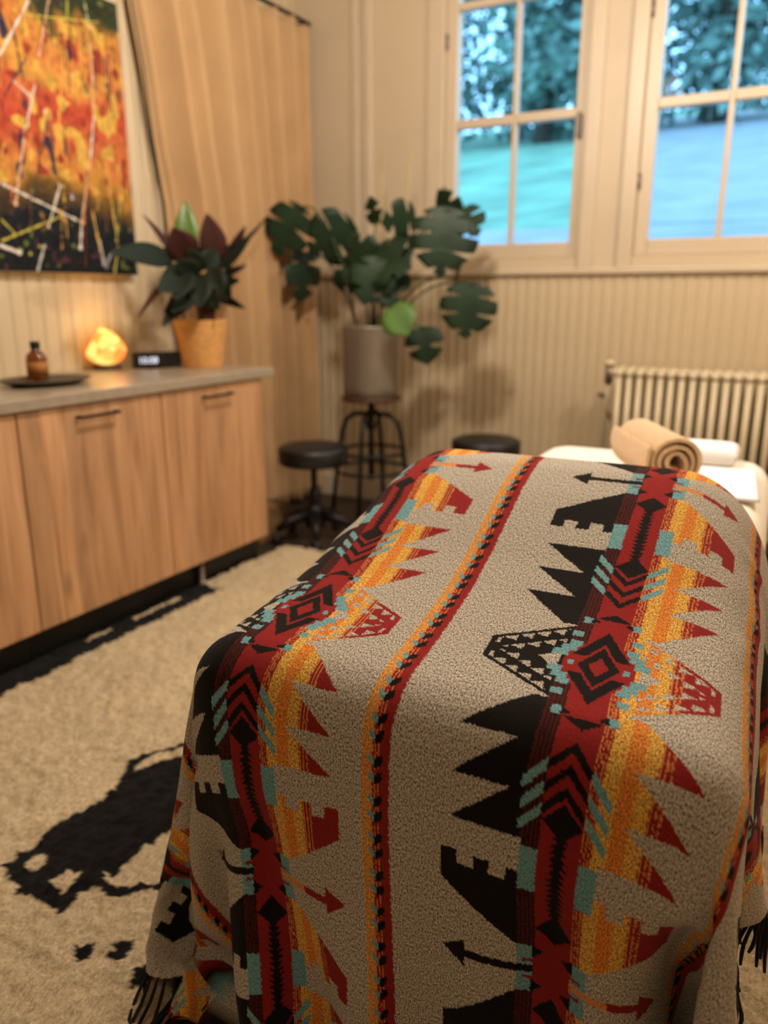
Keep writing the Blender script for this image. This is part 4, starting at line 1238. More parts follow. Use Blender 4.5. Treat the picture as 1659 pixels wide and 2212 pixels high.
 [6055,-3,-3,-3,-4,-4,-3,-5,-4,-4,-5,-5,-5,-5,-6,-5,-9,-8,-8,-7,-5,-4,-2,1,3,4,4,5,5,5,4,5,5,5,4,5,4,5,7,7,6,10,11,11,11,10,10,7,5,4,5,5,5,4,3,2,0,0,-2,-4],
 [5937,-2,-3,-3,-4,-4,-4,-4,-4,-5,-4,-5,-5,-6,-5,-6,-9,-9,-7,-7,-4,-4,-2,2,4,4,5,4,5,5,5,5,5,4,5,5,4,5,6,6,6,9,10,11,11,11,10,8,6,5,6,4,5,3,1,1,1,0,0,-4],
 [5830,0,-4,-5,-6,-5,-6,-5,-6,-5,-5,-5,-5,-6,-6,-6,-9,-9,-8,-7,-5,-3,-3,3,5,4,5,4,5,5,5,5,5,4,5,5,4,5,5,6,6,8,11,12,11,11,10,9,7,6,5,5,6,5,5,6,5,6,6,8],
 [5771,-12,-10,-10,-10,-10,-9,-9,-9,-8,-8,-8,-8,-8,-7,-7,-10,-9,-9,-6,-5,-5,-4,4,7,4,5,4,5,6,4,5,5,5,4,5,4,4,5,5,7,8,11,12,12,11,11,10,7,8,7,7,8,7,7,8,8,9,10,13],
 [5691,-20,-17,-15,-14,-13,-12,-11,-9,-9,-9,-8,-8,-8,-8,-8,-10,-10,-8,-6,-5,-5,-4,5,7,5,5,5,5,5,5,5,4,5,5,4,4,4,5,4,5,9,11,12,11,12,11,10,8,7,7,7,7,7,7,8,9,9,10,11],
 [5578,-20,-18,-16,-14,-12,-11,-10,-8,-8,-8,-8,-8,-10,-10,-9,-11,-10,-8,-5,-5,-5,-6,7,8,6,4,5,5,5,5,5,5,5,5,4,4,3,4,4,5,8,11,12,12,11,11,11,11,11,11,9,7,8,8,9,8,9,8,6],
 [5466,-15,-14,-12,-10,-9,-10,-9,-11,-12,-13,-12,-12,-12,-10,-11,-10,-10,-8,-5,-5,-6,-7,10,9,5,5,4,5,6,5,4,5,5,5,4,4,4,3,2,5,8,11,13,15,15,12,11,10,10,10,12,13,14,15,14,15,14,14,14],
 [5386,-11,-12,-14,-15,-16,-17,-16,-17,-15,-14,-13,-12,-11,-11,-10,-10,-12,-7,-4,-3,-3,-7,9,8,5,5,4,5,6,5,5,4,5,5,4,4,3,3,2,3,7,11,15,19,16,13,10,10,9,9,10,11,14,16,17,20,21,23,28],
 [5322,-26,-23,-23,-21,-21,-19,-17,-16,-15,-14,-13,-12,-11,-11,-11,-11,-11,-8,-2,-2,-2,-3,7,8,5,4,4,5,6,5,5,5,5,5,4,3,3,2,1,3,6,11,15,18,17,13,10,11,13,15,14,12,10,11,14,16,20,24,27],
 [5218,-30,-26,-24,-21,-19,-17,-16,-16,-16,-15,-13,-12,-11,-11,-12,-11,-13,-8,-2,-1,-1,-1,6,8,5,4,5,5,5,6,5,4,5,5,4,4,2,2,0,2,6,10,16,19,14,13,10,11,13,15,17,17,18,17,15,15,16,19,21],
 [5105,-28,-25,-21,-20,-19,-20,-17,-17,-15,-14,-13,-13,-11,-12,-11,-12,-12,-6,-2,-3,-1,0,7,7,5,4,5,5,6,6,5,4,5,5,4,3,3,1,0,1,4,10,19,21,9,12,12,12,14,15,16,17,17,19,21,21,21,23,29],
 [4996,-27,-24,-24,-22,-21,-18,-18,-16,-14,-14,-13,-11,-11,-10,-9,-9,-7,-7,-8,-7,-2,1,7,7,5,4,4,6,6,5,6,4,5,5,4,3,2,1,-1,1,4,10,20,22,9,10,11,13,14,14,16,16,17,18,20,21,23,26,28],
 [4884,-28,-26,-23,-22,-20,-18,-17,-15,-14,-13,-13,-11,-11,-11,-9,-8,-8,-7,-9,-7,-1,3,7,7,5,4,4,6,6,6,5,5,4,5,4,3,2,0,-1,0,3,10,18,23,10,9,11,13,14,15,16,18,18,18,19,21,22,26,28],
 [4769,-28,-24,-23,-21,-19,-18,-17,-16,-15,-14,-13,-12,-11,-10,-10,-7,-4,-8,-12,-6,-1,4,7,7,5,4,4,6,6,6,5,5,5,4,4,3,2,-1,-1,-1,3,8,18,23,10,9,12,15,15,17,17,19,18,19,21,24,28,34,47],
 [4653,-26,-24,-23,-21,-19,-18,-17,-16,-15,-13,-13,-12,-11,-11,-10,-8,-5,-8,-11,-6,0,4,8,7,4,4,4,7,6,5,6,5,4,5,3,3,2,0,-2,-1,2,7,16,24,9,11,13,16,19,20,22,24,21,22,24,26,31,37,51],
 [4537,-26,-24,-22,-21,-19,-18,-16,-16,-15,-13,-13,-13,-11,-11,-10,-8,-4,-8,-12,-6,1,5,8,6,4,4,5,6,6,6,5,5,5,4,4,3,1,0,-2,-2,1,7,17,24,9,10,14,17,19,20,22,24,22,24,26,28,32,39,44],
 [4421,-26,-23,-22,-21,-19,-17,-17,-16,-14,-14,-13,-12,-12,-11,-10,-9,-7,-7,-11,-6,2,5,9,5,5,4,4,6,6,6,6,5,5,4,3,3,2,-1,-2,-2,1,6,19,22,11,10,14,18,21,21,22,23,22,24,25,29,33,47,80],
 [4304,-25,-24,-21,-21,-18,-18,-16,-15,-15,-13,-13,-13,-11,-12,-11,-10,-9,-7,-9,-6,2,6,8,6,4,4,5,6,6,6,5,6,4,4,4,3,1,0,-3,-2,0,6,18,22,12,11,14,20,22,22,23,24,24,25,28,32,44,62,84],
 [4188,-25,-24,-21,-20,-19,-17,-16,-15,-14,-14,-12,-13,-11,-12,-12,-12,-12,-5,-9,-5,2,7,8,5,4,4,5,6,6,6,6,5,5,4,3,3,2,-1,-2,-3,0,5,18,20,13,12,15,23,25,25,27,27,28,31,35,41,54,66,66],
 [4072,-24,-23,-21,-20,-18,-17,-16,-15,-15,-14,-13,-12,-12,-12,-12,-13,-15,-3,-8,-7,3,8,7,5,4,3,6,6,6,7,5,6,5,3,4,3,1,-1,-3,-3,-1,5,17,20,14,14,15,25,26,27,30,32,34,36,40,45,54,60,46],
 [3967,-27,-25,-22,-21,-19,-18,-16,-16,-14,-13,-13,-11,-12,-11,-11,-11,-10,-13,-14,-7,4,9,7,5,3,3,6,6,7,6,6,5,5,4,4,2,2,-1,-4,-3,-2,5,16,20,15,16,17,26,27,28,30,32,34,37,41,46,56,67,82],
 [3855,-28,-26,-23,-21,-19,-18,-16,-15,-14,-13,-13,-12,-12,-11,-10,-11,-11,-15,-17,-7,4,11,7,5,3,3,5,7,7,6,6,5,5,4,4,3,1,-1,-4,-4,-2,5,16,19,17,18,21,26,28,30,32,35,34,37,41,47,61,82,102],
 [3741,-26,-24,-22,-19,-19,-16,-16,-15,-14,-14,-13,-14,-13,-13,-12,-13,-12,-17,-19,-8,6,12,7,4,4,2,4,8,8,6,6,5,5,4,4,3,2,-2,-5,-4,-2,5,15,20,20,23,24,28,30,34,38,41,38,40,43,49,60,83,97],
 [3640,-22,-20,-18,-16,-16,-14,-13,-13,-12,-12,-13,-16,-19,-20,-20,-21,-20,-22,-23,-9,8,15,6,4,4,2,2,10,8,6,6,5,5,5,3,4,2,-2,-5,-5,-3,5,16,24,26,25,27,29,31,34,37,42,41,46,50,57,64,77,88],
 [3562,-14,-14,-12,-11,-9,-7,-6,-7,-13,-20,-27,-30,-31,-29,-26,-22,-19,-28,-32,-11,9,15,7,4,4,1,1,12,7,6,6,5,5,4,4,4,4,-3,-4,-4,-3,4,18,29,28,27,27,29,33,35,38,39,41,44,51,58,66,77,85],
 [3514,-6,-7,-5,-2,-1,-4,-12,-24,-34,-39,-39,-36,-29,-23,-17,-8,-8,-35,-50,-20,8,12,8,4,5,2,2,9,7,5,6,4,5,4,4,4,4,-1,-2,-2,-2,7,23,26,21,24,28,28,30,34,39,42,44,43,48,54,65,76,82],
 [3492,-9,-1,4,2,-8,-22,-37,-44,-45,-37,-29,-19,-9,3,10,-4,-35,-55,-49,-31,2,8,7,4,5,4,4,6,5,4,5,5,4,4,4,5,4,2,0,1,3,14,17,-1,16,19,25,31,32,29,33,39,46,49,51,53,59,72,80],
 [3455,-4,10,5,-12,-31,-44,-45,-37,-26,-14,-4,8,15,13,-12,-49,-54,-35,-38,-27,0,5,4,4,5,4,4,5,4,4,5,4,4,4,5,4,4,4,4,4,5,12,27,-20,-20,5,16,26,35,37,33,31,36,47,54,58,60,67,75],
 [3379,16,15,-8,-29,-36,-26,-17,-11,-2,8,16,19,7,-23,-56,-56,-22,-17,-55,-29,1,5,4,4,4,5,4,4,5,4,4,5,4,4,4,5,4,4,4,4,4,11,38,12,-37,-36,-13,6,22,37,42,38,32,35,46,57,64,68,72],
 [3282,19,16,-5,3,18,25,-7,-6,4,13,15,0,-33,-65,-51,-2,-3,-54,-64,-29,-1,4,4,4,5,4,4,4,5,4,4,4,5,4,4,4,4,5,4,4,4,20,61,36,-33,-47,-46,-30,-9,14,33,44,44,34,36,48,61,69,72],
 [3163,38,61,52,61,40,31,-14,-12,1,9,-6,-42,-72,-49,2,-1,-46,-50,-44,-28,-9,-1,2,3,4,4,4,4,4,4,5,4,4,5,4,6,5,3,6,9,20,65,82,18,-34,-48,-52,-54,-45,-24,1,25,44,46,37,40,54,65,73],
 [3092,101,100,80,63,37,16,-14,-3,9,-8,-52,-77,-51,0,2,-53,-45,-29,-27,-28,-9,10,-3,-6,-3,1,2,2,4,5,5,6,5,6,9,15,15,-10,0,16,42,89,93,21,-35,-49,-54,-57,-60,-54,-39,-14,13,40,45,39,49,61,65],
 [3120,106,109,90,60,37,13,-5,9,-13,-61,-83,-54,-5,5,-48,-64,-23,-8,-22,-36,-3,30,-12,-19,-10,-4,0,1,3,6,7,7,5,8,15,25,29,-24,-10,21,54,96,102,44,-28,-48,-54,-57,-61,-64,-63,-51,-31,-2,31,42,45,56,62],
 [3197,46,105,108,75,44,19,9,-16,-69,-91,-60,-8,2,-36,-75,-42,2,9,-37,-45,4,45,-20,-28,-16,-7,0,-3,2,8,9,9,4,9,20,33,38,-32,-17,26,63,99,111,74,-17,-46,-55,-58,-61,-65,-68,-69,-62,-50,-25,21,43,54,63],
 [3121,107,114,118,101,67,35,-8,-71,-99,-71,-16,4,-36,-75,-58,-10,28,3,-65,-49,4,44,-12,-27,-20,-9,2,-9,2,10,11,13,1,8,23,35,34,-28,-16,29,70,102,117,106,4,-44,-55,-59,-62,-65,-69,-71,-73,-70,-61,-59,10,55,64],
 [3096,120,119,119,116,98,47,-52,-105,-82,-33,1,-33,-81,-67,-26,26,32,-38,-74,-48,3,51,-5,-26,-24,-13,7,-16,2,14,13,17,-4,8,26,37,33,-29,-17,31,73,102,114,112,59,-27,-55,-59,-63,-66,-69,-72,-74,-74,-72,-94,-74,13,64],
 [3093,115,117,118,119,114,41,-64,-100,-57,-13,-26,-81,-80,-36,7,43,6,-73,-82,-46,5,53,13,-19,-30,-20,0,-10,3,22,12,16,-6,9,30,40,30,-31,-19,32,73,101,113,115,101,17,-55,-62,-63,-67,-70,-72,-74,-78,-88,-99,-93,-71,8],
 [3074,117,117,118,118,87,14,-18,-62,-39,-27,-73,-88,-46,-11,31,35,-30,-91,-90,-47,8,57,32,-11,-34,-29,-10,-3,6,31,12,13,-9,11,34,43,29,-35,-23,30,71,100,112,115,111,68,-29,-59,-61,-67,-71,-72,-76,-86,-97,-100,-97,-92,-93],
 [3054,117,118,119,90,28,6,2,-4,-18,-45,-82,-50,-20,1,41,10,-59,-105,-92,-48,10,59,50,-1,-34,-38,-23,4,9,41,12,11,-14,12,38,47,24,-34,-28,24,68,98,110,114,114,97,23,-46,-59,-66,-70,-74,-83,-93,-99,-99,-98,-97,-98],
 [3033,116,118,95,34,11,5,5,9,12,-16,-19,-28,-22,1,38,-20,-82,-111,-94,-48,12,60,65,11,-30,-47,-37,9,13,49,14,9,-19,13,41,50,20,-34,-33,19,63,95,109,113,114,109,73,-9,-56,-63,-72,-79,-91,-96,-98,-99,-98,-97,-96],
 [2998,115,104,45,18,8,5,10,5,24,61,46,-11,-30,-4,21,-49,-99,-114,-95,-49,13,62,79,24,-22,-52,-47,5,17,55,18,6,-24,13,45,53,17,-34,-39,12,59,91,109,110,113,111,104,47,-37,-64,-75,-86,-94,-97,-98,-98,-98,-97,-97],
 [2946,112,69,26,10,5,5,8,9,44,85,78,46,-1,-8,-8,-75,-109,-114,-97,-52,13,65,89,41,-11,-54,-55,-3,19,60,23,2,-27,12,48,56,15,-34,-45,6,52,88,107,108,113,109,111,98,12,-62,-80,-91,-95,-97,-98,-99,-98,-97,-97],
 [2909,87,30,11,7,4,3,7,19,75,90,72,71,53,13,-28,-93,-112,-112,-102,-56,12,69,97,57,2,-52,-63,-12,21,63,28,-1,-30,12,50,58,15,-34,-51,-3,46,84,106,103,112,111,107,110,79,-34,-84,-92,-95,-98,-98,-98,-98,-98,-97],
 [2875,25,8,9,7,4,2,8,43,95,82,68,71,68,50,-8,-94,-113,-111,-108,-65,10,70,104,74,16,-46,-68,-21,20,65,33,-3,-33,11,51,61,15,-32,-57,-12,38,78,104,97,111,109,105,106,97,42,-66,-92,-96,-97,-98,-98,-98,-98,-97],
 [2785,-2,7,8,6,4,2,18,75,95,69,69,71,67,59,37,-78,-114,-104,-113,-77,7,70,109,89,31,-35,-72,-29,18,66,37,-4,-36,10,52,64,15,-29,-59,-24,32,66,87,99,109,103,100,101,97,83,12,-81,-97,-97,-98,-98,-98,-97,-97],
 [2758,-67,-19,7,6,3,2,44,100,82,56,71,70,66,53,67,-32,-118,-91,-116,-103,6,83,115,101,47,-22,-80,-38,13,74,41,-1,-49,11,53,71,16,-24,-49,-32,-22,48,87,109,103,97,99,100,97,76,86,-14,-96,-98,-98,-98,-98,-97,-98],
 [987,120,120,122,122,123,124,125,125,126,126,127,127,127,126,118,105,112,56,70,87,87,32,-61,-2,0,0,-1,0,-1,0,0,-1,0,0,0,-1,0,8,31,-71,-44,-5,-108,-76,-91,-102,-112,-122,-126,-125,-126,-125,-124,-124,-124,-123,-121,-122,-120],
 [989,120,121,121,123,123,124,124,126,126,126,127,128,128,127,121,111,108,102,69,69,76,35,-7,-5,0,0,-1,0,0,-1,0,0,-1,0,0,0,0,5,7,-52,-33,-69,-85,-93,-102,-109,-116,-125,-125,-126,-125,-125,-124,-124,-123,-122,-121,-121,-120],
 [992,120,121,121,123,123,124,125,126,126,128,128,128,129,129,124,115,109,105,97,67,67,42,19,-1,1,-1,0,0,-1,0,0,-1,0,0,0,-1,0,0,-3,-47,-53,-77,-88,-100,-108,-113,-120,-126,-126,-127,-126,-125,-125,-124,-123,-122,-121,-120,-119],
 [998,120,120,121,123,123,124,126,126,128,128,129,131,131,131,127,118,112,106,100,85,68,52,26,4,0,0,0,0,0,-1,0,0,0,0,0,-1,0,-3,-16,-44,-65,-80,-96,-105,-111,-116,-122,-129,-129,-128,-128,-126,-125,-124,-123,-122,-121,-119,-119],
 [1003,119,121,121,123,123,125,125,127,128,129,131,132,133,134,129,120,115,108,101,89,72,54,29,4,1,0,-1,0,0,0,0,0,-1,0,0,0,0,-2,-19,-45,-67,-83,-98,-107,-112,-118,-126,-131,-130,-130,-128,-127,-126,-125,-123,-123,-122,-121,-119],
 [1002,120,120,122,122,124,125,126,127,129,130,132,133,134,136,131,122,117,111,103,91,75,58,30,5,0,0,0,0,0,0,0,0,0,0,0,-1,0,-2,-20,-48,-70,-85,-99,-109,-114,-119,-127,-133,-132,-131,-129,-128,-126,-126,-124,-123,-123,-121,-120],
 [996,120,120,122,123,124,125,126,128,129,130,132,134,135,136,132,122,117,111,103,90,74,56,31,5,0,0,0,0,0,0,0,0,0,0,0,0,0,-1,-19,-48,-68,-84,-99,-108,-114,-120,-128,-132,-132,-131,-130,-128,-127,-125,-125,-123,-122,-120,-120],
 [987,119,121,121,123,124,125,126,127,129,130,131,133,133,135,132,124,117,111,104,90,74,55,30,5,0,1,0,0,0,0,0,0,1,0,0,-1,0,-1,-19,-47,-67,-83,-99,-108,-114,-120,-128,-132,-131,-130,-129,-128,-126,-124,-124,-122,-121,-120,-119],
 [975,118,119,121,122,123,124,126,126,128,129,130,131,133,134,132,125,117,110,102,89,70,52,29,7,0,0,0,0,1,0,0,0,1,0,0,0,0,-1,-18,-44,-64,-81,-97,-106,-113,-120,-128,-131,-130,-130,-128,-127,-126,-124,-123,-122,-120,-120,-117],
 [955,117,118,120,121,123,123,125,126,128,128,130,130,132,133,133,125,115,109,101,86,71,47,29,7,1,0,0,0,0,1,0,0,0,1,0,0,-1,-1,-16,-42,-61,-79,-95,-105,-112,-118,-127,-129,-129,-129,-128,-126,-126,-124,-124,-121,-121,-119,-118],
 [928,116,118,119,120,122,123,125,125,127,128,130,130,132,132,132,126,114,108,101,87,73,38,28,9,1,0,0,0,1,0,0,1,0,0,0,0,0,-2,-16,-39,-59,-76,-90,-101,-111,-119,-128,-130,-129,-128,-127,-126,-126,-124,-123,-122,-120,-119,-118],
 [896,115,117,119,121,122,123,125,125,127,127,129,130,131,132,131,126,116,109,100,84,65,41,25,7,1,0,0,0,1,0,1,0,0,0,0,0,0,-2,-15,-36,-55,-72,-91,-102,-111,-118,-127,-129,-127,-127,-126,-125,-124,-124,-122,-122,-120,-118,-117],
 [861,116,118,119,121,122,123,124,125,126,127,129,130,131,132,132,127,116,108,98,81,59,40,24,5,1,0,0,0,1,0,1,0,0,0,0,0,0,-2,-13,-34,-51,-68,-88,-102,-110,-118,-128,-129,-129,-127,-126,-124,-124,-122,-121,-121,-119,-118,-116],
 [827,116,118,119,120,122,122,124,125,126,127,128,129,130,130,131,128,118,108,98,79,56,37,22,5,0,0,1,0,1,0,1,0,0,0,0,0,-1,-2,-12,-31,-48,-64,-80,-97,-114,-120,-129,-130,-128,-128,-126,-124,-124,-123,-121,-120,-119,-118,-115],
 [793,116,117,119,120,121,123,123,125,126,126,128,129,129,130,131,130,127,112,90,70,49,35,21,4,1,0,0,1,0,1,0,0,1,0,0,-1,0,-2,-12,-29,-42,-60,-78,-89,-116,-124,-130,-129,-128,-127,-127,-124,-124,-122,-122,-120,-119,-118,-116],
 [758,116,118,119,120,122,122,124,124,126,126,128,128,128,130,130,131,129,105,83,74,49,31,18,5,0,0,0,1,1,0,1,0,0,0,0,0,-1,-2,-11,-25,-39,-55,-82,-86,-117,-125,-127,-127,-127,-125,-125,-124,-124,-122,-122,-121,-119,-118,-116],
 [726,116,118,119,121,121,123,123,125,125,126,127,128,129,129,129,131,126,105,87,71,42,28,15,4,1,0,0,1,0,1,0,0,1,0,0,-1,-1,-2,-9,-22,-34,-52,-78,-96,-111,-122,-126,-126,-126,-125,-124,-123,-123,-122,-122,-120,-120,-117,-117],
 [695,117,118,119,121,121,123,124,124,126,126,127,128,129,130,130,131,129,105,84,67,39,24,13,3,0,0,0,1,1,0,0,1,0,0,0,-1,0,-2,-8,-19,-29,-48,-76,-96,-110,-123,-126,-125,-126,-124,-124,-123,-123,-122,-120,-120,-118,-113,-106],
 [666,117,118,120,120,122,123,124,124,126,127,127,129,129,130,131,131,128,106,85,64,34,20,12,2,0,0,0,1,1,0,0,1,0,0,0,-1,0,-2,-7,-17,-25,-44,-62,-98,-111,-126,-128,-126,-126,-124,-122,-122,-121,-121,-120,-118,-115,-111,-103],
 [638,117,119,119,121,122,123,124,125,126,127,128,128,130,131,132,132,129,105,84,60,29,17,10,2,0,0,0,1,0,1,0,0,0,0,0,0,-1,-1,-6,-15,-22,-40,-60,-96,-112,-128,-127,-127,-125,-125,-123,-121,-121,-120,-118,-117,-115,-109,-93],
 [611,118,118,120,121,122,123,124,125,126,127,129,129,130,131,132,132,127,111,87,55,25,15,7,2,0,0,0,0,1,0,1,0,0,0,0,-1,0,-1,-5,-12,-20,-37,-70,-95,-113,-126,-127,-127,-125,-124,-122,-122,-121,-119,-119,-117,-116,-109,-44],
 [585,117,119,120,121,122,123,124,126,126,128,128,130,130,131,133,133,130,113,86,53,22,12,7,1,0,0,0,1,0,1,0,0,0,0,0,0,-1,-1,-5,-10,-17,-35,-71,-96,-117,-128,-127,-126,-125,-125,-123,-122,-122,-120,-119,-118,-113,-100,-74],
 [559,117,119,120,121,122,124,124,126,126,128,129,130,130,132,132,133,131,115,87,52,19,11,6,1,0,0,0,0,1,0,0,1,0,0,0,-1,0,-2,-4,-9,-14,-33,-70,-98,-121,-129,-128,-126,-126,-124,-123,-121,-121,-119,-118,-114,-107,-97,-99],
 [533,117,119,120,121,122,124,124,126,127,128,129,130,131,132,133,133,131,113,89,53,19,8,5,1,0,1,4,-3,1,-2,1,0,0,0,0,-1,0,-1,-4,-7,-12,-31,-69,-98,-124,-133,-132,-128,-125,-124,-122,-120,-120,-117,-116,-112,-107,-102,-98],
 [506,117,119,119,121,123,123,125,127,127,128,130,131,132,132,134,135,134,117,88,52,16,7,3,1,0,1,6,-5,1,-2,0,0,1,0,-1,0,0,-1,-3,-6,-9,-31,-70,-100,-128,-136,-134,-129,-127,-125,-123,-121,-120,-118,-116,-112,-108,-80,-5],
 [478,116,118,120,121,122,124,125,127,128,129,130,132,132,134,135,136,136,121,90,51,14,6,2,1,0,-1,1,0,0,1,0,0,0,0,0,0,-1,-1,-2,-5,-8,-32,-73,-106,-133,-135,-134,-131,-130,-126,-125,-121,-121,-119,-116,-113,-102,-51,-9],
 [446,116,118,120,121,122,124,126,127,128,129,131,132,133,136,136,138,139,125,91,51,13,4,2,0,0,0,0,0,1,0,1,0,0,0,0,0,-1,-1,-2,-4,-6,-34,-78,-114,-139,-140,-136,-133,-131,-127,-125,-120,-121,-118,-115,-111,-103,-67,-55],
 [413,116,118,120,121,122,124,126,127,128,129,131,132,133,135,136,137,139,131,97,51,10,5,1,0,0,-1,-1,2,2,0,1,0,0,0,0,0,0,-3,-4,-4,-6,-35,-84,-132,-144,-141,-137,-135,-131,-127,-125,-121,-119,-116,-113,-107,-102,-88,-75],
 [380,116,118,119,122,123,124,125,127,127,128,127,127,127,128,130,131,134,133,104,54,12,8,2,0,-1,-2,-1,4,2,2,1,0,0,0,0,0,0,-6,-7,-6,-7,-36,-94,-137,-143,-140,-136,-133,-130,-127,-124,-121,-119,-116,-112,-108,-102,-92,-82],
 [347,116,118,119,122,123,124,125,123,121,118,118,118,119,121,125,127,130,119,104,65,19,12,4,0,0,-2,-1,4,3,2,1,1,1,-1,0,0,-1,-7,-11,-10,-10,-42,-103,-129,-134,-134,-133,-130,-127,-125,-122,-120,-118,-116,-112,-108,-102,-94,-86],
 [313,116,118,120,122,123,122,117,112,109,107,109,111,115,118,122,123,122,110,90,65,32,22,7,0,0,0,0,3,3,2,2,1,0,-1,0,0,1,-11,-17,-15,-16,-48,-94,-117,-127,-127,-126,-126,-125,-123,-120,-118,-117,-114,-111,-108,-102,-96,-89],
 [278,115,117,121,122,119,111,103,97,99,103,106,112,115,117,116,114,116,103,77,59,37,30,6,1,1,3,4,-1,1,1,3,3,-1,-3,-1,1,4,-16,-18,-17,-19,-46,-85,-107,-119,-121,-120,-121,-121,-120,-119,-117,-115,-113,-110,-107,-102,-98,-91],
 [242,110,116,121,115,103,96,92,94,99,104,109,112,112,109,107,109,117,94,65,55,39,31,7,2,3,6,9,-6,-2,2,3,5,-2,-5,-1,0,4,-17,-18,-17,-21,-44,-78,-97,-114,-114,-116,-115,-116,-116,-117,-116,-114,-111,-110,-106,-103,-97,-92],
 [203,109,114,109,98,94,100,86,93,100,105,107,106,101,99,105,116,117,74,57,51,41,28,11,3,4,8,11,-8,-3,1,4,7,-4,-6,-2,0,0,-14,-17,-18,-22,-40,-65,-90,-112,-111,-112,-112,-110,-112,-112,-113,-113,-111,-109,-106,-103,-98,-93],
 [200,93,83,90,93,97,106,79,89,97,101,101,95,92,100,112,115,99,66,55,50,39,28,12,4,4,8,13,-9,-4,1,4,10,-7,-6,-2,-1,-2,-12,-17,-18,-21,-21,-44,-97,-114,-113,-111,-110,-108,-106,-107,-108,-111,-111,-108,-105,-102,-99,-95],
 [204,46,49,83,94,97,102,82,91,98,96,87,86,96,108,112,100,84,65,56,47,40,30,10,2,4,8,11,-7,-3,0,4,9,-6,-6,-2,0,0,-15,-17,-17,-17,-11,-30,-89,-116,-114,-112,-109,-106,-105,-103,-102,-105,-107,-110,-105,-100,-98,-85],
 [200,11,17,73,94,98,98,89,95,89,79,79,92,104,108,99,83,79,69,55,44,40,37,4,0,3,7,7,-3,-2,0,4,5,-4,-4,-2,1,3,-18,-18,-16,-16,-10,-26,-71,-109,-112,-111,-108,-106,-104,-101,-99,-98,-99,-107,-108,-97,-84,-33],
 [205,28,-30,34,83,97,100,96,85,68,70,86,101,107,99,79,77,78,74,50,41,40,41,0,-2,3,5,6,-1,-2,1,3,3,-2,-4,-1,1,5,-19,-19,-16,-14,-12,-19,-50,-101,-112,-110,-108,-106,-103,-100,-98,-94,-91,-95,-108,-91,-50,-8],
 [247,-32,-15,6,51,88,102,92,62,56,78,97,104,95,84,73,77,83,74,41,39,39,36,3,-1,2,5,5,-1,-1,1,2,3,-2,-3,-1,1,2,-16,-18,-15,-14,-12,-17,-28,-87,-112,-110,-108,-105,-103,-100,-98,-94,-88,-82,-84,-79,-22,0],
 [201,0,-1,0,15,61,97,73,47,65,91,101,94,79,74,74,81,83,69,36,37,37,32,5,0,2,4,4,0,0,1,2,2,-1,-3,-1,0,0,-14,-16,-15,-13,-14,-17,-24,-62,-101,-110,-107,-105,-103,-99,-97,-95,-89,-84,-46,-18,-28,-4],
 [217,0,-13,-4,1,23,74,54,49,76,96,95,75,66,72,78,83,78,62,36,36,36,26,6,2,1,4,3,1,0,1,2,2,-1,-3,-1,0,-2,-12,-15,-14,-13,-15,-19,-25,-41,-76,-111,-108,-106,-102,-99,-96,-94,-90,-70,-19,23,7,-36],
 [200,1,-1,0,3,27,2,25,62,83,93,79,60,63,73,82,82,72,52,38,38,33,20,7,3,2,2,3,1,2,1,1,2,-1,-2,-2,-1,-3,-10,-13,-14,-13,-16,-19,-26,-34,-59,-100,-106,-104,-100,-98,-96,-92,-75,-26,-1,5,27,-6],
 [200,0,0,3,32,3,-34,1,33,77,89,65,56,66,74,83,80,65,44,39,38,31,17,5,4,2,2,1,3,2,1,1,1,-1,-1,-2,-1,-4,-10,-11,-13,-13,-16,-20,-25,-33,-50,-81,-103,-101,-96,-97,-94,-79,-31,-2,0,0,4,0],
 [200,0,3,33,15,-33,-14,9,-8,30,75,64,56,62,73,83,76,56,37,39,39,30,14,3,4,3,1,-1,4,3,1,1,1,-1,-2,-1,-2,-4,-9,-10,-12,-13,-16,-20,-25,-33,-42,-63,-93,-104,-92,-92,-83,-39,-3,0,0,0,0,0],
 [200,11,26,18,-33,-19,3,22,-22,8,31,41,56,58,69,83,70,46,31,39,39,29,12,0,4,3,1,-1,4,3,0,1,1,0,-2,-2,-2,-5,-7,-10,-10,-12,-16,-20,-25,-33,-39,-47,-75,-103,-93,-78,-49,-6,0,0,0,0,0,0],
 [276,0,-21,-39,-15,-1,1,7,-5,29,-17,-1,39,59,69,78,62,35,26,39,40,28,10,-4,3,4,1,-1,3,3,1,1,0,0,-1,-2,-3,-5,-7,-8,-9,-11,-16,-20,-23,-33,-38,-41,-50,-91,-89,-50,-13,0,0,0,0,0,0,0],
 [304,-56,-40,-8,0,0,0,0,15,38,-23,-29,3,28,63,76,52,28,17,38,41,28,7,-7,1,4,0,0,3,3,0,1,1,-1,-1,-2,-3,-4,-7,-8,-7,-11,-15,-20,-21,-31,-38,-39,-40,-48,-73,-18,-1,0,0,0,0,0,0,0],
 [272,-64,-8,0,0,0,0,4,48,28,-42,-37,-1,1,26,67,54,11,3,31,42,27,6,-11,-3,4,1,0,2,3,1,0,1,0,-2,-2,-3,-4,-7,-7,-6,-9,-14,-20,-18,-32,-36,-35,-29,-1,-22,-19,0,0,0,0,0,0,0,0],
 [208,-6,-2,0,0,0,1,31,67,-4,-70,-25,0,0,2,32,51,7,-20,14,39,28,4,-14,-8,2,2,-1,2,3,1,1,0,0,-1,-2,-4,-4,-7,-6,-5,-7,-12,-7,-23,-30,-20,-12,-3,10,35,-32,-14,-1,0,0,0,0,0,0],
 [292,-39,-39,-14,0,0,9,83,51,-60,-83,0,0,0,0,0,28,11,-39,0,19,29,-2,-19,-11,1,3,-1,2,2,1,1,0,0,-1,-2,-3,-5,-6,-5,-2,-1,3,-3,0,0,0,0,0,1,71,9,-65,-16,0,0,0,0,0,0],
]
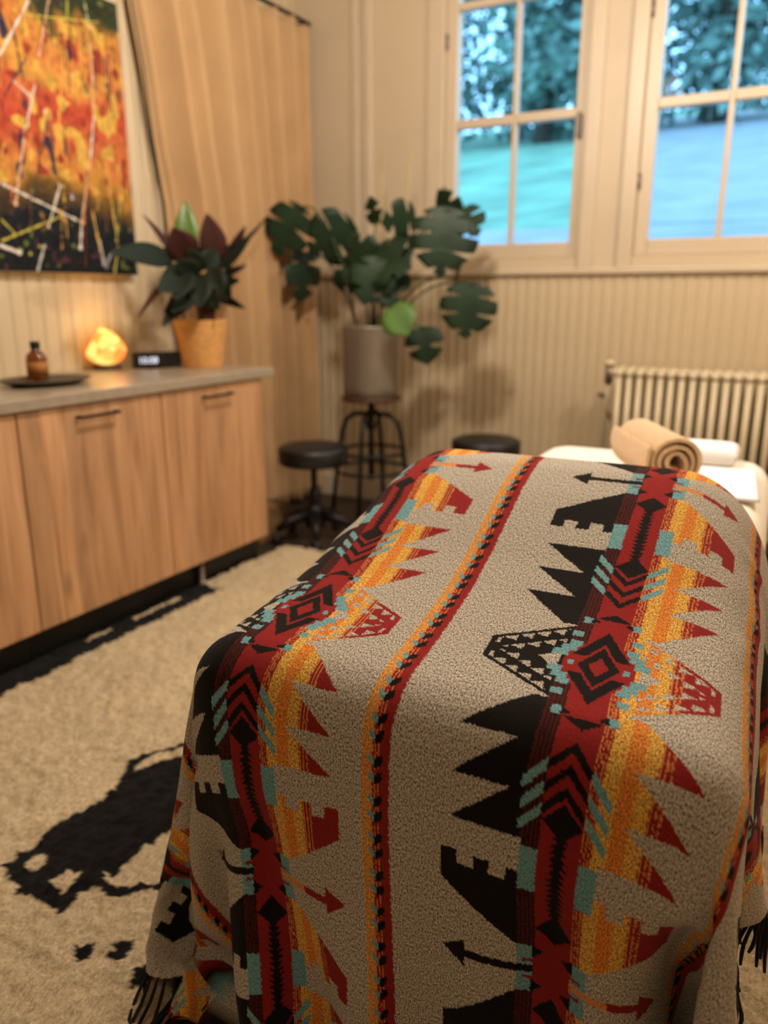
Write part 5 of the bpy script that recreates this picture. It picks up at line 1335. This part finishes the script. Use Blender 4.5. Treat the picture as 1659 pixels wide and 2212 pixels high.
def coarse():
    d = np.cumsum(np.array(DRAPE, dtype=np.int64).reshape(3, NTC, NSC), axis=2)
    return np.moveaxis(d, 0, -1) / 4000.0
def cr_up(X, n, axis):
    """Catmull-Rom resampling along one axis"""
    X = np.moveaxis(X, axis, 0)
    m = X.shape[0]
    a = np.linspace(0, m - 1, n)
    j = np.minimum(a.astype(int), m - 2)
    t = (a - j).reshape((-1,) + (1,) * (X.ndim - 1))
    E = np.concatenate([2 * X[:1] - X[1:2], X, 2 * X[-1:] - X[-2:-1]])
    p0, p1, p2, p3 = E[j], E[j + 1], E[j + 2], E[j + 3]
    r = .5 * (2 * p1 + (p2 - p0) * t + (2 * p0 - 5 * p1 + 4 * p2 - p3) * t * t + (3 * p1 - p0 - 3 * p2 + p3) * t ** 3)
    return np.moveaxis(r, 0, axis)
def blanket():
    C0 = coarse()
    NS, NT = 1040, 862
    X = cr_up(cr_up(C0, NS, 1), NT, 0)
    s = np.linspace(S0, S1, NS); t = np.linspace(T0, T1, NT)
    S, T = np.meshgrid(s, t)
    # yarn wander at the colour edges
    js = (vnoise(S * 420, T * 420, 51) - .5) * .0022; jt = (vnoise(S * 420, T * 420, 52) - .5) * .0026
    idx = weave(S + js, T + jt)
    pal = np.array([lin(c)[:3] for c in ((176, 167, 152), (25, 21, 18), (140, 36, 34), (78, 28, 24), (214, 130, 56), (216, 168, 78), (112, 158, 162), (208, 136, 74))])
    fl = np.array([1.0, .25, .25, .3, .75, .85, .6, .5])
    col = np.concatenate([pal[idx], fl[idx][..., None]], -1)
    me = grid_me('blanket', X)
    add_dye(me, col, np.stack([S, T, S * 0], -1))
    e = empty('blanket', (TO.x, TO.y, 0), 'grey wool blanket woven with red, black, orange and teal bands draped over the table', 'blanket')
    off = Matrix.Translation(-Vector((TO.x, TO.y, 0)))
    o = link('woven_face', me, attr_mat('flecked wool', .92, .9, 470, .55, .0016, .05), e)
    o.location = (-TO.x, -TO.y, 0)
    # back of the cloth, a few millimetres behind the face
    n = np.cross(np.gradient(C0, axis=1), np.gradient(C0, axis=0))
    n /= np.linalg.norm(n, axis=-1, keepdims=True) + 1e-12
    sgn = -1.0 if n[15, 30, 2] > 0 else 1.0
    back = C0 + n * sgn * .0035
    ss, tt = np.meshgrid(np.linspace(S0, S1, NSC), np.linspace(T0, T1, NTC))
    mb = grid_me('cloth_back', back)
    add_dye(mb, np.concatenate([pal[weave(ss, tt)], fl[weave(ss, tt)][..., None]], -1), np.stack([ss, tt, ss * 0], -1))
    o = link('cloth_back', mb, bpy.data.materials['flecked wool'], e)
    o.location = (-TO.x, -TO.y, 0)
    # tassels along the two ends
    g = random.Random(9)
    mes = []
    for k in range(4):
        bm = bmesh.new()
        L_ = .085 + .012 * k
        pts = [Vector((.0025 * math.sin(i * 1.1 + k * 1.7) * i / 3, .0025 * math.cos(i * .9 + k) * i / 3, -L_ * i / 5)) for i in range(6)]
        tube_bm(bm, pts, [.0022, .0034, .0032, .0034, .0034, .0026], 5)
        m_ = finish(bm, 'tassel', True); m_.materials.append(M['tassel']); mes.append(m_)
    for side in (0, NS - 1):
        nstep = 120
        for k in range(nstep):
            j = int((k + .5) / nstep * (NT - 1))
            p = X[j, side]
            q = X[j, 8 if side == 0 else NS - 9]
            d = Vector(p - q).normalized()
            dr = (d * .35 + Vector((0, 0, -1))).normalized()
            if p[2] < .14:
                dr = (d * 1.0 + Vector((0, 0, -.55 if p[2] > .06 else -.02))).normalized()
            o = link('tassel', g.choice(mes), None, e)
            rot = Vector((0, 0, -1)).rotation_difference(dr).to_matrix().to_4x4()
            o.matrix_local = Matrix.Translation(Vector(p) - Vector((TO.x, TO.y, 0))) @ rot @ Matrix.Rotation(g.uniform(0, 6.28), 4, 'Z') @ Matrix.Rotation(g.uniform(-.12, .12), 4, 'X')
blanket()

# ------------------------------------------------------------------ ceiling lamps
def pendant(loc, energy, label):
    e = empty('pendant_lamp', loc, label, 'lamp', 'ceiling lamps')
    top = ZC - loc[2]
    tube('flex', [(0, 0, .13), (0, 0, top - .02)], .004, M['black'], e, 6)
    lathe('ceiling_rose', [(0, top - .03), (.05, top - .025), (.055, top), (0, top)], M['trim'], e, n=24)
    lathe('shade', [(.035, .13), (.05, .125), (.13, .02), (.155, -.03), (.152, -.03), (.126, .018), (.046, .120), (.035, .125)], M['trim'], e, n=40)
    lathe('bulb', [(0, -.045), (.022, -.040), (.034, -.015), (.030, .010), (.014, .040), (.014, .07), (0, .07)], M['lampshade'], e, n=20)
    ld = bpy.data.lights.new('pendant_light', 'SPOT' if False else 'POINT')
    ld.energy = energy; ld.color = LAMP_RGB; ld.shadow_soft_size = .11
    lo = bpy.data.objects.new('pendant_light', ld)
    COL.objects.link(lo); lo.parent = e; lo.location = (0, 0, -.11)
LAMP_RGB = (1.0, .89, .77)
pendant((-1.15, 2.05, 2.68), 122, 'pendant lamp over the left side of the table')
pendant((.45, 3.0, 2.68), 85, 'pendant lamp over the floor right of the table')
